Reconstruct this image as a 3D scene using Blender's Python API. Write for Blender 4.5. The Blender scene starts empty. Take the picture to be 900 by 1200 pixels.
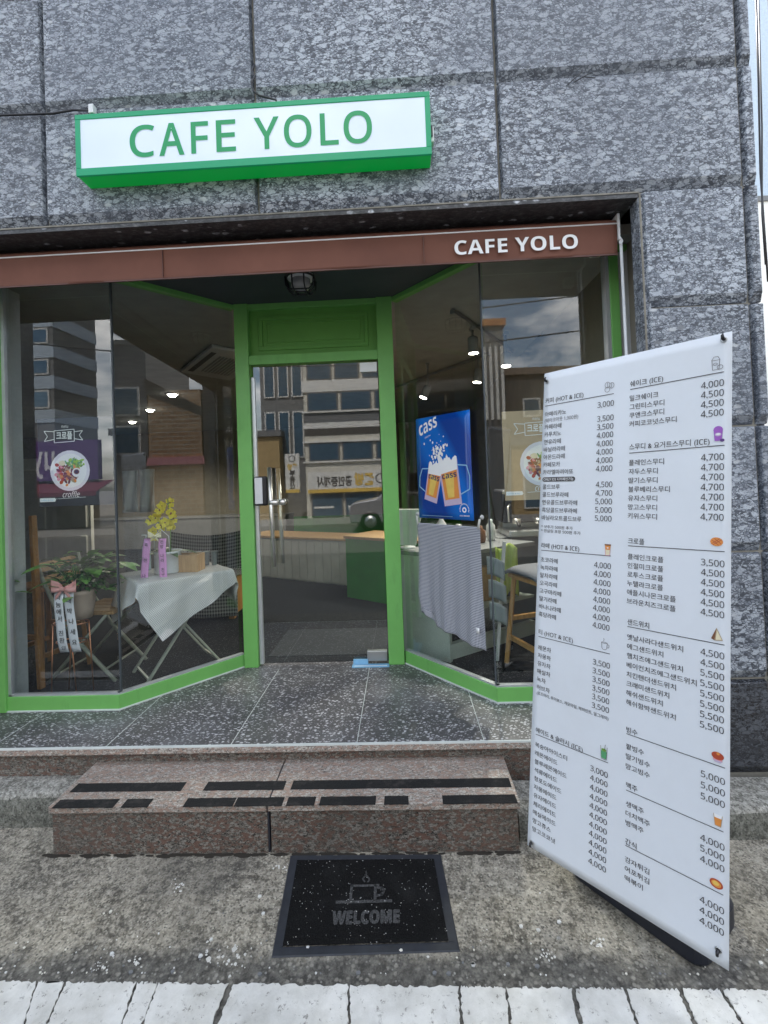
import bpy, math, random
import numpy as np
from mathutils import Vector, Matrix
random.seed(7)
scene = bpy.context.scene
col = scene.collection
R = math.radians

# ------------------------------------------------------------------ camera, sky, sun, exposure
F, CXP, CYP, EYE = 540.0, 450.0, 552.17, 1.55
def _rot(p, r, y):
    cy, sy, cp, sp, cr, sr = math.cos(y), math.sin(y), math.cos(p), math.sin(p), math.cos(r), math.sin(r)
    return np.array([[cy, -sy, 0], [sy, cy, 0], [0, 0, 1]]) @ np.array([[1, 0, 0], [0, cp, -sp], [0, sp, cp]]) @ np.array([[cr, 0, sr], [0, 1, 0], [-sr, 0, cr]])
CM = _rot(R(1.0029), R(2.1095), R(2.0940))
cam_d = bpy.data.cameras.new('camera')
cam = bpy.data.objects.new('camera', cam_d); col.objects.link(cam); scene.camera = cam
m = Matrix.Identity(4)
for i in range(3):
    m[i][0] = CM[i, 0]; m[i][1] = CM[i, 2]; m[i][2] = -CM[i, 1]
m[2][3] = EYE
cam.matrix_world = m
cam_d.sensor_fit = 'VERTICAL'; cam_d.sensor_height = 36.0
cam_d.lens = 36.0 * F / 1200.0
cam_d.shift_y = -(600 - CYP) / 1200.0
cam_d.clip_start = 0.05; cam_d.clip_end = 2000

SUN_EL, SUN_AZ = 62.0, 14.0      # sun stands behind the cafe building, a little to the left
sun_dir = Vector((-math.sin(R(SUN_AZ)) * math.cos(R(SUN_EL)), math.cos(R(SUN_AZ)) * math.cos(R(SUN_EL)), math.sin(R(SUN_EL))))
w = bpy.data.worlds.new('World'); scene.world = w; w.use_nodes = True
nt = w.node_tree; nt.nodes.clear()
out = nt.nodes.new('ShaderNodeOutputWorld'); bg = nt.nodes.new('ShaderNodeBackground')
sky = nt.nodes.new('ShaderNodeTexSky'); sky.sky_type = 'NISHITA'; sky.sun_disc = False
sky.sun_elevation = R(SUN_EL); sky.sun_rotation = R(-SUN_AZ); sky.air_density = 1.2; sky.dust_density = 1.5
tc = nt.nodes.new('ShaderNodeTexCoord'); mp = nt.nodes.new('ShaderNodeMapping'); mp.inputs['Scale'].default_value = (1, 1, 2.6); mp.inputs['Location'].default_value = (4.3, 1.7, .6)
nz = nt.nodes.new('ShaderNodeTexNoise'); nz.inputs['Scale'].default_value = 2.6; nz.inputs['Detail'].default_value = 9; nz.inputs['Roughness'].default_value = .58
cr = nt.nodes.new('ShaderNodeValToRGB'); cr.color_ramp.elements[0].position = .48; cr.color_ramp.elements[1].position = .66
mixc = nt.nodes.new('ShaderNodeMix'); mixc.data_type = 'RGBA'; mixc.inputs[7].default_value = (15, 14.8, 14.4, 1)
nt.links.new(tc.outputs['Generated'], mp.inputs[0]); nt.links.new(mp.outputs[0], nz.inputs['Vector']); nt.links.new(nz.outputs['Fac'], cr.inputs[0])
nt.links.new(cr.outputs[0], mixc.inputs[0]); nt.links.new(sky.outputs[0], mixc.inputs[6]); nt.links.new(mixc.outputs[2], bg.inputs[0])
bg.inputs[1].default_value = 0.12
nt.links.new(bg.outputs[0], out.inputs[0])
sd = bpy.data.lights.new('sun', 'SUN'); sd.energy = 3.4; sd.angle = R(.5); sd.color = (1, .95, .88)
so = bpy.data.objects.new('sun', sd); col.objects.link(so); so.rotation_euler = sun_dir.to_track_quat('Z', 'Y').to_euler(); so.location = (0, 0, 30)
scene.view_settings.view_transform = 'Standard'; scene.view_settings.look = 'None'
scene.view_settings.exposure = 1.6; scene.view_settings.gamma = 1
scene.cycles.max_bounces = 8; scene.cycles.diffuse_bounces = 4; scene.cycles.glossy_bounces = 4; scene.cycles.transparent_max_bounces = 16
scene.cycles.use_denoising = True; scene.cycles.caustics_reflective = False; scene.cycles.caustics_refractive = False

# ------------------------------------------------------------------ measuring (photo pixel -> point on a real plane)
def ray(x, y):
    return CM @ np.array([(x - CXP) / F, 1, -(y - CYP) / F])
O = np.array([0, 0, EYE])
def onz(x, y, z): d = ray(x, y); return O + d * (z - EYE) / d[2]
def ony(x, y, Y): d = ray(x, y); return O + d * Y / d[1]
def onpl(x, y, A, B):
    A = np.array(A[:2]); B = np.array(B[:2]); n = np.array([-(B - A)[1], (B - A)[0]]); d = ray(x, y)
    return O + d * (n @ A) / (n @ d[:2])

# ------------------------------------------------------------------ materials
MATS = {}
class NT:
    def __init__(s, name):
        s.m = bpy.data.materials.new(name); s.m.use_nodes = True; s.t = s.m.node_tree
        s.p = s.t.nodes['Principled BSDF']; MATS[name] = s.m
    def n(s, typ, **kw):
        o = s.t.nodes.new('ShaderNode' + typ)
        for k, v in kw.items():
            if k.startswith('i_'): o.inputs[k[2:].replace('_', ' ')].default_value = v
            else: setattr(o, k, v)
        return o
    def l(s, a, b): s.t.links.new(a, b)
    def pos(s, scale=(1, 1, 1), rot=(0, 0, 0), rand=False, obj=False):
        mp = s.n('Mapping'); mp.inputs['Scale'].default_value = scale; mp.inputs['Rotation'].default_value = rot
        if obj: s.l(s.n('TexCoord').outputs['Object'], mp.inputs[0])
        else: s.l(s.n('NewGeometry').outputs['Position'], mp.inputs[0])
        if rand:
            oi = s.n('ObjectInfo'); mu = s.n('Math', operation='MULTIPLY'); mu.inputs[1].default_value = 57.0
            s.l(oi.outputs['Random'], mu.inputs[0]); s.l(mu.outputs[0], mp.inputs['Location'])
        return mp.outputs[0]
    def noise(s, vec, scale, detail=4, rough=.55, dist=0):
        o = s.n('TexNoise'); o.inputs['Scale'].default_value = scale; o.inputs['Detail'].default_value = detail
        o.inputs['Roughness'].default_value = rough; o.inputs['Distortion'].default_value = dist
        s.l(vec, o.inputs['Vector']); return o.outputs['Fac']
    def vor(s, vec, scale, out='Distance', feature='F1', rand=1):
        o = s.n('TexVoronoi', feature=feature); o.inputs['Scale'].default_value = scale; o.inputs['Randomness'].default_value = rand
        s.l(vec, o.inputs['Vector']); return o.outputs[out]
    def ramp(s, fac, stops, interp='LINEAR'):
        o = s.n('ValToRGB'); r = o.color_ramp; r.interpolation = interp
        while len(r.elements) < len(stops): r.elements.new(.5)
        for e, (p, c) in zip(r.elements, stops):
            e.position = p; e.color = (c, c, c, 1) if not isinstance(c, tuple) else (*c, 1)
        s.l(fac, o.inputs[0]); return o.outputs[0]
    def mix(s, fac, a, b, mode='MIX'):
        o = s.n('Mix', data_type='RGBA', blend_type=mode)
        for v, i in ((fac, 0), (a, 6), (b, 7)):
            if hasattr(v, 'links') or hasattr(v, 'is_output'): s.l(v, o.inputs[i])
            elif i == 0: o.inputs[0].default_value = v
            else: o.inputs[i].default_value = (*v, 1)
        return o.outputs[2]
    def math(s, op, a, b=0.0):
        o = s.n('Math', operation=op)
        for v, i in ((a, 0), (b, 1)):
            if hasattr(v, 'is_output'): s.l(v, o.inputs[i])
            else: o.inputs[i].default_value = v
        return o.outputs[0]
    def base(s, c):
        if hasattr(c, 'is_output'): s.l(c, s.p.inputs['Base Color'])
        else: s.p.inputs['Base Color'].default_value = (*c, 1)
    def rough(s, v):
        if hasattr(v, 'is_output'): s.l(v, s.p.inputs['Roughness'])
        else: s.p.inputs['Roughness'].default_value = v
    def bump(s, h, strength=.3, dist=.005):
        b = s.n('Bump'); b.inputs['Strength'].default_value = strength; b.inputs['Distance'].default_value = dist
        s.l(h, b.inputs['Height']); s.l(b.outputs[0], s.p.inputs['Normal'])

def simple(name, c, rough=.5, metal=0, var=.12, vs=6, bump=0, bs=200, spec=None):
    a = NT(name); v = a.pos()
    n = a.noise(v, vs, 5, .6)
    f = a.ramp(n, [(.3, 1 - var), (.7, 1 + var * .6)])
    a.base(a.mix(1.0, c, f, 'MULTIPLY')); a.rough(rough); a.p.inputs['Metallic'].default_value = metal
    if spec is not None: a.p.inputs['Specular IOR Level'].default_value = spec
    if bump: a.bump(a.noise(v, bs, 3), bump, .002)
    return a.m
def emit(name, c, strength):
    a = NT(name); a.base(c); a.p.inputs['Emission Color'].default_value = (*c, 1); a.p.inputs['Emission Strength'].default_value = strength; return a.m

def granite(name, cols, scale, rot=0.5, rand=True, rough=.45, flecks=.6, fleck_c=(.62, .64, .68), stretch=.6, bump=.35, dirt=.25):
    a = NT(name); v = a.pos(scale=(stretch, 1, 1), rot=(0, rot, 0), rand=rand)
    w1 = a.n('TexNoise'); w1.inputs['Scale'].default_value = scale * 1.3; w1.inputs['Detail'].default_value = 3; a.l(v, w1.inputs['Vector'])
    wv = a.n('VectorMath', operation='MULTIPLY_ADD'); a.l(w1.outputs['Color'], wv.inputs[0]); wv.inputs[1].default_value = (.8 / scale,) * 3; a.l(v, wv.inputs[2])
    wv = wv.outputs[0]
    n1 = a.noise(wv, scale * 1.1, 8, .72)
    c0 = a.ramp(n1, [(.34, cols[0]), (.46, cols[1]), (.54, cols[2]), (.66, cols[3])])
    vo = a.n('TexVoronoi', feature='F1'); vo.inputs['Scale'].default_value = scale; a.l(wv, vo.inputs['Vector'])
    vr = a.n('SeparateColor'); a.l(vo.outputs['Color'], vr.inputs[0])
    big = a.math('MULTIPLY', a.ramp(vr.outputs[0], [(1 - flecks, 0.), (1 - flecks * .6, 1.)]), a.ramp(vo.outputs['Distance'], [(.28, 1.), (.5, 0.)]))
    c1 = a.mix(big, c0, fleck_c)
    vd = a.vor(wv, scale * 1.9, 'Distance')
    dk = a.ramp(vd, [(.42, 0.), (.6, .55)])
    c2 = a.mix(dk, c1, cols[0])
    gp = a.pos()
    lg = a.noise(gp, 2.2, 5, .6)
    c3 = a.mix(a.ramp(lg, [(.35, dirt), (.6, 0.)]), c2, tuple(x * .45 for x in cols[1]))
    a.base(c3); a.rough(rough); a.bump(a.math('ADD', n1, a.math('MULTIPLY', vd, .5)), bump, .004)
    return a.m

granite('granite_wall', [(.030, .034, .042), (.115, .125, .14), (.235, .25, .275), (.44, .46, .48)], 46, flecks=.5, fleck_c=(.56, .58, .60), rough=.38, dirt=.35)
granite('granite_base', [(.015, .017, .022), (.045, .05, .062), (.08, .09, .105), (.16, .17, .19)], 42, flecks=.15, rough=.2)
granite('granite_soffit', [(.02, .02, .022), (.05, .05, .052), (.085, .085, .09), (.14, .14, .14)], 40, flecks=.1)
granite('granite_landing', [(.055, .053, .055), (.085, .082, .084), (.115, .112, .114), (.22, .22, .22)], 78, flecks=.5, fleck_c=(.62, .62, .63), stretch=.7, rough=.4, rand=True, bump=.15, dirt=.1)
granite('granite_tread', [(.10, .068, .055), (.26, .185, .15), (.40, .31, .26), (.52, .46, .41)], 75, flecks=.35, fleck_c=(.36, .22, .17), rough=.5, bump=.15)
granite('granite_riser', [(.03, .024, .022), (.085, .06, .052), (.14, .10, .088), (.22, .18, .16)], 60, flecks=.3, fleck_c=(.16, .07, .05), rough=.35, bump=.15)

def grain(name, dark, mid, light, scale, rot, rough=.4, stretch=(.55, 1, 1), edge=.10, bump=.3, streak=.35, warm=None):
    a = NT(name); v = a.pos(scale=stretch, rot=(0, rot, 0), rand=True)
    w1 = a.n('TexNoise'); w1.inputs['Scale'].default_value = scale * .8; w1.inputs['Detail'].default_value = 4; a.l(v, w1.inputs['Vector'])
    wv = a.n('VectorMath', operation='MULTIPLY_ADD'); a.l(w1.outputs['Color'], wv.inputs[0]); wv.inputs[1].default_value = (.9 / scale,) * 3; a.l(v, wv.inputs[2]); wv = wv.outputs[0]
    def layer(sc_, e):
        vo = a.n('TexVoronoi', feature='F1'); vo.inputs['Scale'].default_value = sc_; a.l(wv, vo.inputs['Vector'])
        sp = a.n('SeparateColor'); a.l(vo.outputs['Color'], sp.inputs[0])
        ve = a.vor(wv, sc_, 'Distance', 'DISTANCE_TO_EDGE')
        return sp.outputs[0], a.ramp(ve, [(e * .25, 0.), (e * 1.3, 1.)])
    r1, e1 = layer(scale, edge); r2, e2 = layer(scale * 2.3, edge * 1.2); n1 = a.noise(wv, scale * 4, 5, .7)
    big = a.ramp(r1, [(.62, 0.), (.80, 1.)]) if name != 'granite_landing' else a.ramp(r1, [(.50, 0.), (.60, 1.)])
    fine = a.mix(a.ramp(r2, [(.15, 0.), (.85, 1. if name != 'granite_landing' else .12)]), mid, light); fine = a.mix(a.ramp(r2, [(.12, 1.), (.22, 0.)]), fine, dark)
    fine = a.mix(e2, dark, fine)
    bigc = a.mix(a.ramp(n1, [(.3, 0.), (.7, 1.)]), tuple(x * .75 for x in light), tuple(min(1, x * 1.15) for x in light))
    c = a.mix(a.math('MULTIPLY', big, e1), fine, bigc)
    if name == 'granite_wall':
        vb = a.n('TexVoronoi', feature='F1'); vb.inputs['Scale'].default_value = scale * .62; a.l(wv, vb.inputs['Vector']); sb_ = a.n('SeparateColor'); a.l(vb.outputs['Color'], sb_.inputs[0])
        c = a.mix(a.math('MULTIPLY', a.ramp(sb_.outputs[1], [(.84, 0.), (.90, .85)]), a.ramp(vb.outputs['Distance'], [(.22, 1.), (.36, 0.)])), c, (.60, .62, .64))
        c = a.mix(a.math('MULTIPLY', a.ramp(sb_.outputs[2], [(.80, 0.), (.88, .7)]), a.ramp(vb.outputs['Distance'], [(.22, 1.), (.40, 0.)])), c, dark)
    if warm: c = a.mix(a.math('MULTIPLY', a.ramp(r1, [(.30, 1.), (.42, 0.)]), .75), c, warm)
    c = a.mix(a.ramp(n1, [(.28, .6), (.5, 0.)]), c, dark)
    gp = a.pos(scale=(1, 1, .18)); st_ = a.noise(gp, 5, 6, .6); gp2 = a.pos(); bl = a.noise(gp2, 1.6, 5, .6)
    c = a.mix(a.math('MULTIPLY', a.ramp(st_, [(.56, 0.), (.72, 1.)]), streak), c, tuple(x * .6 for x in mid))
    c = a.mix(a.ramp(bl, [(.38, streak), (.58, 0.)]), c, tuple(x * .8 for x in mid))
    oi = a.n('ObjectInfo'); c = a.mix(1.0, c, a.ramp(oi.outputs['Random'], [(0., .80), (1., 1.14)]), 'MULTIPLY')
    a.base(c); a.rough(rough); a.bump(a.math('ADD', n1, a.math('MULTIPLY', e2, .6)), bump, .004)
    return a.m
for o_ in ('granite_wall', 'granite_landing', 'granite_tread', 'granite_riser', 'granite_base'): bpy.data.materials.remove(MATS[o_])
grain('granite_wall', (.042, .050, .064), (.130, .150, .188), (.43, .465, .515), 50, .5, rough=.36, edge=.10)
grain('granite_base', (.014, .015, .020), (.038, .042, .052), (.11, .12, .14), 60, .5, rough=.22)
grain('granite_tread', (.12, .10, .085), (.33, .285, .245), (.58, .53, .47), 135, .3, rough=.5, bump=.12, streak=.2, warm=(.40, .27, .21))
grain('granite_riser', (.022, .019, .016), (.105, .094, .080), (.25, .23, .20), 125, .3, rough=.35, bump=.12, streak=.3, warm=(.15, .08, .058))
# dark landing stone with pale short flecks
a = NT('granite_landing'); v = a.pos(scale=(.62, 1, 1), rot=(0, 0, .25), rand=True)
n0 = a.noise(v, 40, 4, .6); wv = a.n('VectorMath', operation='MULTIPLY_ADD'); nn = a.n('TexNoise'); nn.inputs['Scale'].default_value = 55; a.l(v, nn.inputs['Vector']); a.l(nn.outputs['Color'], wv.inputs[0]); wv.inputs[1].default_value = (.010,) * 3; a.l(v, wv.inputs[2]); wv = wv.outputs[0]
c = a.ramp(a.noise(wv, 130, 6, .7), [(.3, (.04, .038, .04)), (.55, (.085, .082, .085)), (.75, (.16, .155, .16))])
for sc_, th, op in ((76, .58, .9), (135, .62, .75)):
    vo = a.n('TexVoronoi', feature='F1'); vo.inputs['Scale'].default_value = sc_; a.l(wv, vo.inputs['Vector']); sp = a.n('SeparateColor'); a.l(vo.outputs['Color'], sp.inputs[0])
    k_ = a.math('MULTIPLY', a.ramp(sp.outputs[0], [(th, 0.), (th + .08, op)]), a.ramp(vo.outputs['Distance'], [(.30, 1.), (.42, 0.)]))
    c = a.mix(k_, c, (.56, .56, .58))
bl = a.noise(a.pos(), 1.8, 6, .6); c = a.mix(a.ramp(bl, [(.5, 0.), (.68, .35)]), c, (.30, .30, .31))
a.base(c); a.rough(.4); a.bump(n0, .12, .003)

def concrete(name, base, dark, light, sc=1.0, band=False, bump=.6):
    a = NT(name); v = a.pos()
    n1 = a.noise(v, 5.0 * sc, 10, .74, .3); n2 = a.noise(v, 30 * sc, 8, .78); n3 = a.noise(v, 190, 3, .6)
    c = a.mix(a.ramp(n1, [(.42, 0.), (.56, 1.)]), dark, base)
    c = a.mix(a.ramp(n2, [(.46, 0.), (.60, .85)]), c, light)
    c = a.mix(a.ramp(n2, [(.34, .85), (.45, 0.)]), c, tuple(x * .5 for x in dark))
    vo = a.n('TexVoronoi', feature='F1'); vo.inputs['Scale'].default_value = 95; a.l(v, vo.inputs['Vector'])
    sp = a.n('SeparateColor'); a.l(vo.outputs['Color'], sp.inputs[0])
    st = a.math('MULTIPLY', a.ramp(sp.outputs[0], [(.80, 0.), (.86, .45)]), a.ramp(vo.outputs['Distance'], [(.25, 1.), (.42, 0.)]))
    c = a.mix(st, c, tuple(min(.6, x * 1.5) for x in light))
    st2 = a.math('MULTIPLY', a.ramp(sp.outputs[1], [(.80, 0.), (.86, .8)]), a.ramp(vo.outputs['Distance'], [(.25, 1.), (.42, 0.)]))
    c = a.mix(st2, c, (.03, .028, .025))
    va = a.n('TexVoronoi', feature='F1'); va.inputs['Scale'].default_value = 150; a.l(v, va.inputs['Vector']); sa_ = a.n('SeparateColor'); a.l(va.outputs['Color'], sa_.inputs[0])
    c = a.mix(a.math('MULTIPLY', a.ramp(sa_.outputs[0], [(.60, 0.), (.85, .55)]), a.ramp(n1, [(.40, .25), (.60, 1.)])), c, tuple(min(.7, x * 1.25) for x in light))
    c = a.mix(a.ramp(sa_.outputs[1], [(.70, 0.), (.90, .6)]), c, tuple(x * .6 for x in dark))
    if band:   # grimy strip of worn-out gutter beside the painted line
        sx = a.n('SeparateXYZ'); a.l(v, sx.inputs[0])
        yy = a.math('ADD', sx.outputs['Y'], a.math('MULTIPLY', a.math('SUBTRACT', n1, .5), .22))
        b = a.ramp(a.math('MULTIPLY', a.math('SUBTRACT', yy, 1.0), 1.0), [(.0, 1.), (.50, 1.), (.56, 0.), (1., 0.)])
        pebb = a.mix(a.ramp(n2, [(.42, 0.), (.62, 1.)]), (.035, .033, .03), (.13, .125, .11))
        vp = a.n('TexVoronoi', feature='F1'); vp.inputs['Scale'].default_value = 62; a.l(v, vp.inputs['Vector']); sp2 = a.n('SeparateColor'); a.l(vp.outputs['Color'], sp2.inputs[0]); pebb = a.mix(a.math('MULTIPLY', a.ramp(sp2.outputs[2], [(.35, 0.), (1., .9)]), a.ramp(vp.outputs['Distance'], [(.25, 1.), (.5, 0.)])), pebb, (.27, .255, .22)); pebb = a.mix(st, pebb, (.36, .35, .32))
        c = a.mix(a.math('MULTIPLY', b, .85), c, pebb)
        xs = a.n('SeparateXYZ'); a.l(v, xs.inputs[0])
        n5 = a.noise(v, 1.3, 5, .6)
        c = a.mix(a.ramp(n5, [(.5, 0.), (.64, .55)]), c, (.055, .052, .046))
    a.base(c); a.rough(.85); a.bump(a.math('ADD', a.math('MULTIPLY', n2, 1.1), a.math('ADD', a.math('MULTIPLY', vo.outputs['Distance'], .5), a.math('MULTIPLY', n3, .3))), bump, .006)
    return a.m
concrete('pavement_concrete', (.262, .236, .184), (.082, .073, .057), (.42, .385, .315), band=True)
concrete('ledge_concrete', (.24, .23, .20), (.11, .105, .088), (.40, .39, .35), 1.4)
concrete('ledge_face', (.135, .132, .110), (.06, .06, .048), (.22, .22, .19), 1.4)  # ledge front darker: damp mossy tone plus its shading put into the colour
concrete('far_ground', (.28, .275, .26), (.2, .195, .185), (.32, .31, .29))
a = NT('asphalt'); v = a.pos(); n2 = a.noise(v, 60, 6, .7)
a.base(a.ramp(n2, [(.3, .07), (.6, .11), (.75, .17)])); a.rough(.9); a.bump(n2, .4)
# worn white road paint
a = NT('road_paint'); v = a.pos(); n1 = a.noise(v, 7, 8, .7); n2 = a.noise(v, 48, 8, .78); n3 = a.noise(v, 16, 6, .7, .5)
c = a.ramp(n1, [(.3, (.46, .45, .41)), (.62, (.68, .67, .63))])
c = a.mix(a.ramp(n2, [(.585, 0.), (.63, .8)]), c, (.17, .16, .14)); c = a.mix(a.ramp(n3, [(.62, 0.), (.70, .7)]), c, (.17, .165, .15))
a.base(c); a.rough(.7); a.bump(a.math('ADD', n2, n1), .35, .004)

simple('green_paint', (.17, .46, .115), .42, var=.10, vs=4)
a = MATS['green_paint']; t_ = a.node_tree; p_ = t_.nodes['Principled BSDF']; src = p_.inputs['Base Color'].links[0].from_socket
g_ = NT('tmp_paint'); bpy.data.materials.remove(g_.m); MATS.pop('tmp_paint')
g_.m = a; g_.t = t_; g_.p = p_; v = g_.pos(); sc1 = g_.noise(v, 22, 8, .75); sc2 = g_.noise(g_.pos(scale=(1, 1, .25)), 9, 6, .7)
c = g_.mix(g_.ramp(sc1, [(.66, 0.), (.72, .45)]), src, (.45, .55, .42)); c = g_.mix(g_.ramp(sc2, [(.58, 0.), (.75, .35)]), c, (.07, .17, .05)); g_.base(c)
g_.rough(g_.ramp(sc2, [(.3, .32), (.7, .6)])); g_.bump(g_.noise(v, 35, 4), .06, .004)
simple('green_door_panel', (.11, .33, .06), .5, var=.08)
simple('green_counter', (.05, .28, .05), .5)
simple('silicone', (.62, .66, .64), .6)
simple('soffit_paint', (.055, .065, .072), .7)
a = NT('awning_fabric'); v = a.pos(); n1 = a.noise(v, 2.5, 6, .6); n2 = a.noise(v, 400, 2)
a.base(a.mix(a.ramp(n1, [(.3, 0.), (.7, 1.)]), (.135, .050, .032), (.185, .072, .046))); a.rough(.75); a.bump(a.math('ADD', n1, a.math('MULTIPLY', n2, .1)), .25, .01)
simple('awning_case', (.11, .045, .034), .5)
simple('white_plastic', (.72, .73, .74), .35)
simple('white_print', (.86, .86, .86), .5, var=.03)
simple('shadow_line', (.04, .036, .03), .95, spec=.1)  # dark tone for the painted shadow line below the step
simple('mortar', (.25, .235, .20), .9, var=.25, vs=20)
a = NT('board_white'); v = a.pos(); gn = a.noise(v, 3, 7, .7); gm = a.noise(v, 40, 6, .8); c = a.mix(a.ramp(gn, [(.45, 0.), (.75, .16)]), (.73, .765, .81), (.5, .5, .48)); a.base(a.mix(a.ramp(gm, [(.68, 0.), (.74, .25)]), c, (.4, .38, .34))); a.rough(.42); a.bump(a.noise(v, 2.0, 3), .05, .02)
simple('ink', (.045, .04, .042), .6, var=.02)
simple('ink_soft', (.18, .17, .175), .6, var=.02)
for nm, c in dict(ink_red=(.45, .07, .03), ink_orange=(.75, .28, .06), ink_yellow=(.8, .55, .12), ink_green=(.10, .36, .16), ink_purple=(.33, .10, .48), ink_dark_purple=(.10, .035, .19),
                  ink_brown=(.20, .085, .04), ink_pink=(.75, .32, .36), ink_tan=(.45, .33, .2), ink_cream=(.8, .72, .5), ink_lilac=(.55, .45, .6), ink_sky=(.25, .5, .72), ink_lime=(.30, .55, .05), ink_charcoal=(.022, .024, .035), ink_leaf=(.16, .32, .05), ink_navy=(.02, .03, .12), ink_maroon=(.16, .03, .05)).items():
    simple(nm, c, .5, var=.08, vs=30)
simple('car_paint', (.50, .51, .53), .25, metal=.5, var=.03)
simple('black_plastic', (.012, .012, .015), .4, var=.1)
simple('black_tank', (.014, .016, .024), .45, var=.15, bump=.2)
simple('chrome', (.78, .75, .70), .34, metal=1, var=.05)
simple('brushed_steel', (.55, .56, .56), .38, metal=1, var=.05)
simple('aluminium', (.60, .62, .64), .35, metal=.6)
simple('copper', (.70, .30, .17), .3, metal=.9)
a = NT('mat_pile'); v = a.pos(); n1 = a.noise(v, 240, 4, .7); n2 = a.noise(v, 9, 4)
c = a.ramp(n1, [(.35, .004), (.6, .014), (.75, .045)]); c = a.mix(a.ramp(n2, [(.5, 0.), (.75, .3)]), c, (.04, .04, .04)); a.base(c); a.rough(.95); a.p.inputs['Specular IOR Level'].default_value = .08; a.bump(n1, .8, .006)
a = NT('mat_print'); v = a.pos(); n1 = a.noise(v, 240, 4, .7); a.base(a.ramp(n1, [(.38, .035), (.6, .10), (.7, .16)])); a.rough(.95); a.p.inputs['Specular IOR Level'].default_value = .1; a.bump(n1, .8, .006)
simple('mat_rubber', (.022, .025, .032), .6, var=.3, vs=30)
a = NT('grip_tape'); v = a.pos(); n1 = a.noise(v, 300, 3, .7); n2 = a.noise(v, 12, 5, .7)
a.base(a.mix(a.ramp(n2, [(.55, 0.), (.75, .4)]), a.ramp(n1, [(.3, .012), (.7, .028)]), (.10, .09, .08))); a.rough(.9); a.p.inputs['Specular IOR Level'].default_value = .15; a.bump(n1, .5, .003)
a = NT('wood_light'); v = a.pos(scale=(1, 1, .12)); n1 = a.noise(v, 60, 5, .6, .6); a.base(a.ramp(n1, [(.3, (.36, .21, .09)), (.7, (.56, .36, .18))])); a.rough(.5)
a = NT('wood_stool'); v = a.pos(scale=(1, 1, .12)); n1 = a.noise(v, 50, 5, .6, .6); a.base(a.ramp(n1, [(.3, (.27, .12, .035)), (.7, (.42, .21, .07))])); a.rough(.45)
a = NT('wood_bright'); v = a.pos(scale=(1, 1, .12)); n1 = a.noise(v, 50, 5, .6, .6); a.base(a.ramp(n1, [(.3, (.46, .23, .06)), (.7, (.62, .34, .11))])); a.rough(.4)
simple('chair_metal', (.36, .37, .30), .45)
simple('floor_carpet', (.017, .018, .020), .95, var=.3, vs=30, bump=.5, spec=.1)
simple('floor_mat_dark', (.020, .022, .026), .9, var=.2, bump=.6)
simple('inner_wall', (.26, .235, .19), .8)
simple('inner_wall_pale', (.52, .53, .54), .7)
simple('inner_ceiling', (.36, .36, .35), .85)
simple('panel_white', (.60, .60, .56), .6)
simple('counter_cream', (.42, .46, .41), .5)
simple('counter_grey', (.2, .205, .21), .4)
simple('terracotta', (.50, .38, .30), .8)
simple('pot_white', (.72, .74, .74), .35)
simple('leaf_green', (.045, .13, .03), .45, var=.5, vs=25)
simple('leaf_light', (.16, .34, .07), .45, var=.4, vs=25)
simple('petal_yellow', (.82, .70, .06), .5, var=.3, vs=60)
simple('ribbon_pink', (.72, .33, .66), .45)
simple('ribbon_white', (.74, .72, .78), .45)
simple('bow_pink', (.70, .33, .31), .4)
simple('cushion_grey', (.20, .205, .235), .8)
simple('lime_cloth', (.50, .62, .14), .8)
simple('ice_blue_plastic', (.40, .45, .48), .3)
simple('dark_fabric', (.03, .03, .033), .9)
simple('soap_blue', (.45, .62, .72), .25)
emit('lamp_glow', (1, .93, .82), 9)
simple('lamp_body', (.27, .27, .27), .5)
simple('clear_lamp_glass', (.5, .5, .5), .15)
# sign faces: a lit box
a = NT('sign_face'); a.base((.52, .60, .72)); v = a.pos(); n1 = a.noise(v, 3, 2)
a.p.inputs['Emission Color'].default_value = (.80, .89, 1, 1); a.l(a.ramp(n1, [(.3, .085), (.7, .12)]), a.p.inputs['Emission Strength']); a.rough(.3)
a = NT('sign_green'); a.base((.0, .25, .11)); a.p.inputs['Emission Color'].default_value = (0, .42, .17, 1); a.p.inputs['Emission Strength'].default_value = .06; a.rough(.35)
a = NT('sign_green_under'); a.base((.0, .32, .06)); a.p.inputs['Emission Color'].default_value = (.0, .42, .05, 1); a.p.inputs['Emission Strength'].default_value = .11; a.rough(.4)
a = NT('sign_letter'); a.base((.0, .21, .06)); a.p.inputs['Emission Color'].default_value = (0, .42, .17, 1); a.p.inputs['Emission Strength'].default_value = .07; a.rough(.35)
# gingham
def checks(name, c1, c2, cells, strength=.8):
    a = NT(name); tcn = a.n('TexCoord'); sx = a.n('SeparateXYZ'); a.l(tcn.outputs['UV'], sx.inputs[0])
    f = []
    for o in ('X', 'Y'):
        fr = a.math('FRACT', a.math('MULTIPLY', sx.outputs[o], cells)); f.append(a.math('GREATER_THAN', fr, .5))
    s = a.math('MULTIPLY', a.math('ADD', f[0], f[1]), .5 * strength)
    a.base(a.mix(s, c1, c2)); a.rough(.85); return a.m
checks('gingham_grey', (.82, .79, .76), (.10, .10, .13), 100, .62)
checks('gingham_navy', (.62, .64, .70), (.008, .010, .028), 74, 1.0)
checks('check_black', (.30, .29, .27), (.015, .015, .015), 34, 1.0)
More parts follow.
